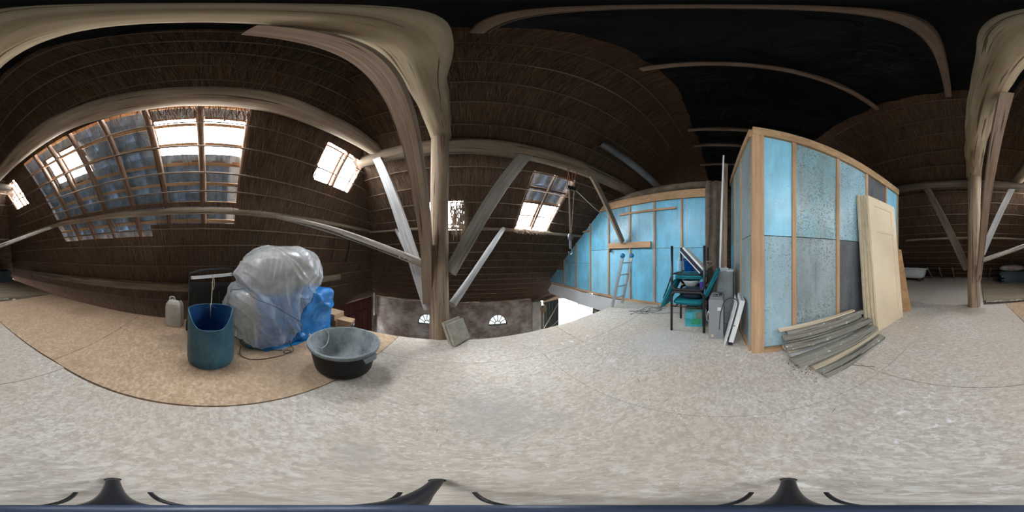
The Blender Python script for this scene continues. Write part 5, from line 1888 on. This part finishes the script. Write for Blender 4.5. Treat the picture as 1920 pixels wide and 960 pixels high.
# round log end on the post below
lg = MB()
lg.loft(line((3.75, 7.45, G), (3.75, 7.45, -1.78), 4), .08, 10, .05)
tag(lg.build('stable_post', 'plank', None, True, org=(3.75, 7.45, G)), 'grey stable post under the round log end by the bright doorway', 'post')
lg = MB()
lg.loft(line((3.72, 7.30, -1.66), (3.95, 7.75, -1.66), 3), .15, 16, .04)
tag(lg.build('log', 'cream', None, True, org=(3.8, 7.4, -1.8)), 'round sawn log end resting on the stable post by the bright doorway', 'log')

# stove pipe under the thatch
pi_ = MB()
a, b = Vector((2.02, 1.86, 3.42)), Vector((3.62, 1.46, 2.86))
dd = (b - a).normalized()
pi_.loft(line(a, b, 10), .075, 18, .03, cap=False)
po = pi_.build('pipe', 'zinc', None, True, org=tuple(a))
tag(po, 'open-ended grey zinc pipe slanting under the thatch above the blue wall', 'pipe')
MB().loft(line((0, 0, 0), dd * (b - a).length, 6), .070, 18, 0, cap=False).build('bore', 'inside_shade', po, True)
MB().disc(dd * .5, .07, 16, -dd).build('bore_shade', 'inside_shade', po)  # black disc added across the bore as painted shade
MB().loft([Vector((0, 0, 0)) + dd.cross(Vector((0, 0, 1))).normalized() * .074 * math.cos(2 * PI * k / 18) + dd.cross(Vector((0, 0, 1))).normalized().cross(dd) * .074 * math.sin(2 * PI * k / 18) for k in range(18)], .005, 5, closed=True).build('rim', 'zinc', po, True)

# ------------------------------------------------------------------ bathtub at the back
bh = thing('bathtub', 'white enamel bathtub standing on blocks at the rear edge of the loft', 'bathtub', (3.10, -7.05, 0), .0)
bm = MB()
prof = [(.68, .14), (.76, .17), (.83, .30), (.88, .50), (.90, .545), (1.0, .55), (1.0, .575), (.89, .575), (.85, .52), (.78, .30), (.66, .20), (.0, .18)]
nn = 32
for k, z in prof:
    for i in range(nn):
        an = 2 * PI * i / nn
        p = sbox(Vector((math.cos(an), math.sin(an), 0)), (0, 0, 0), (.84, .38, 1), 3.2)
        bm.v.append((p.x * k, p.y * k, z))
for i in range(len(prof) - 1):
    for k in range(nn):
        k2 = (k + 1) % nn
        bm.face((i * nn + k, i * nn + k2, (i + 1) * nn + k2, (i + 1) * nn + k), [(0, 0)] * 4)
bm.face(tuple(range(nn - 1, -1, -1)), [(0, 0)] * nn)
ob = bm.build('tub', 'enamel', bh, True)
smooth_sharp(ob, 50)
for x in (-.5, .5):
    MB().box((x, 0, .07), (.12, .44, .14)).build('support_block', 'dark_plank', bh)

# stack of dark sheets with a sack at the left rear
for k in range(8):
    t = MB().box((0, 0, 0), (1.5 + R.uniform(-.12, .12), .75, .06)).build('roof_sheet', 'sheet_grey', None, bevel=.012)
    t.location = (-1.72 + R.uniform(-.08, .08), -7.05 + R.uniform(-.03, .03), .031 + .0615 * k)
    t.rotation_euler = (0, 0, R.uniform(-.03, .03))
    tag(t, ('lowest', 'second lowest', 'third lowest', 'fourth lowest', 'fifth lowest', 'third topmost', 'second topmost', 'topmost')[k] + ' blue-grey moulded sheet of the low stack under the white sack', 'sheet', 'blue-grey sheets stacked at the rear')
sk = thing('sack', 'white sack with a reddish print lying on the blue-grey sheets', 'sack', (-1.45, -6.98, .495), .06)
mbk = MB()
for j in range(13):
    th = PI * j / 12
    for i in range(30):
        ph = 2 * PI * i / 30
        d = Vector((math.sin(th) * math.cos(ph), math.sin(th) * math.sin(ph), math.cos(th)))
        p = sbox(d, (0, 0, .13), (.52, .25, .13), 3) + d * .05 * noise.noise(d * 2.5)
        mbk.v.append(tuple(p))
for j in range(12):
    for i in range(30):
        i2 = (i + 1) % 30
        mbk.face((j * 30 + i, (j + 1) * 30 + i, (j + 1) * 30 + i2, j * 30 + i2), [(0, 0)] * 4)
mbk.build('body', 'sack', sk, True)
for k, x in enumerate((.20, .08, -.04)):
    MB().loft([(x + .045 * math.cos(2 * PI * i / 12), .262, .14 + .045 * math.sin(2 * PI * i / 12)) for i in range(12)], .010, 5, closed=True).build('print_mark', 'sack_print', sk, True)

# ------------------------------------------------------------------ small floor litter
pa = MB().box((-1.50, -3.93, .004), (.09, .07, .003), Matrix.Rotation(.5, 3, 'Z')).build('paper_scrap', 'paper', None, org=(-1.5, -3.93, 0))
tag(pa, 'small white scrap of paper on the brown floor near the old boards', 'paper')
tg = MB()
for k in range(90):
    x, y_ = R.uniform(-2.4, 2.6), R.uniform(-3.2, 1.9)
    if math.hypot(x, y_) < .35 or (x > 1.0 and y_ < -.2):
        continue
    an = R.uniform(0, PI)
    L = R.uniform(.01, .06)
    tg.loft(line((x, y_, .003), (x + L * math.cos(an), y_ + L * math.sin(an), .004), 1), R.uniform(.0008, .002), 4)
tag(tg.build('straw_litter', 'twig'), 'bits of straw and twig scattered over the loft floor', 'litter', kind='stuff')
tg = MB().loft(line((1.05, -1.02, .004), (.84, -1.14, .004), 2), .003, 5).build('twig', 'twig', None, True, org=(1.0, -1.05, 0))
tag(tg, 'thin brown twig lying in front of the stake pile', 'twig')
mc = MB()
for k in range(150):
    x, y_ = R.gauss(1.22, .10), R.gauss(-.66, .06)
    s = R.uniform(.002, .008)
    mc.box((x, y_, s * .3), (s, s, s * .6), Matrix.Rotation(R.uniform(0, 3), 3, 'Z'))
tag(mc.build('bark_crumbs', 'twig'), 'dark bark crumbs at the near end of the stake pile', 'debris', kind='stuff')

# ------------------------------------------------------------------ the tripod standing under the viewpoint
tp_ = thing('tripod', 'black slim tripod stand with three short legs in the middle of the floor', 'tripod', (0, 0, 0))
MB().lathe([(0, .10), (.011, .10), (.011, .90), (.0, .90)], 16).build('column', 'tripod_blue', tp_, True)
MB().lathe([(0, .09), (.022, .09), (.024, .15), (.014, .19), (0, .19)], 16).build('hub', 'tripod', tp_, True)
for x, y_, ox, oy in ((-.19, -.13, .0, .0), (-.04, .22, -.012, 0), (.21, -.09, 0, .0)):
    lg = MB().loft(curve([(ox + x * .06, oy + y_ * .06, .17), (ox + x * .5, oy + y_ * .5, .10), (x, y_, .012)], 5), .010, 10).build('leg', 'tripod', tp_, True)
    d = Vector((x, y_, 0)).normalized()
    sd_ = Vector((-d.y, d.x, 0))
    for s in (-1, 1):
        MB().loft([Vector((0, 0, .10)) + sd_ * .012 * s, d * .13 + sd_ * .03 * s + Vector((0, 0, .06))], .0025, 5).build('stay', 'black_metal', lg, True)
    MB().lathe([(0, 0), (.012, 0), (.013, .012), (0, .02)], 10, (x, y_, 0)).build('foot', 'rubber', lg, True)
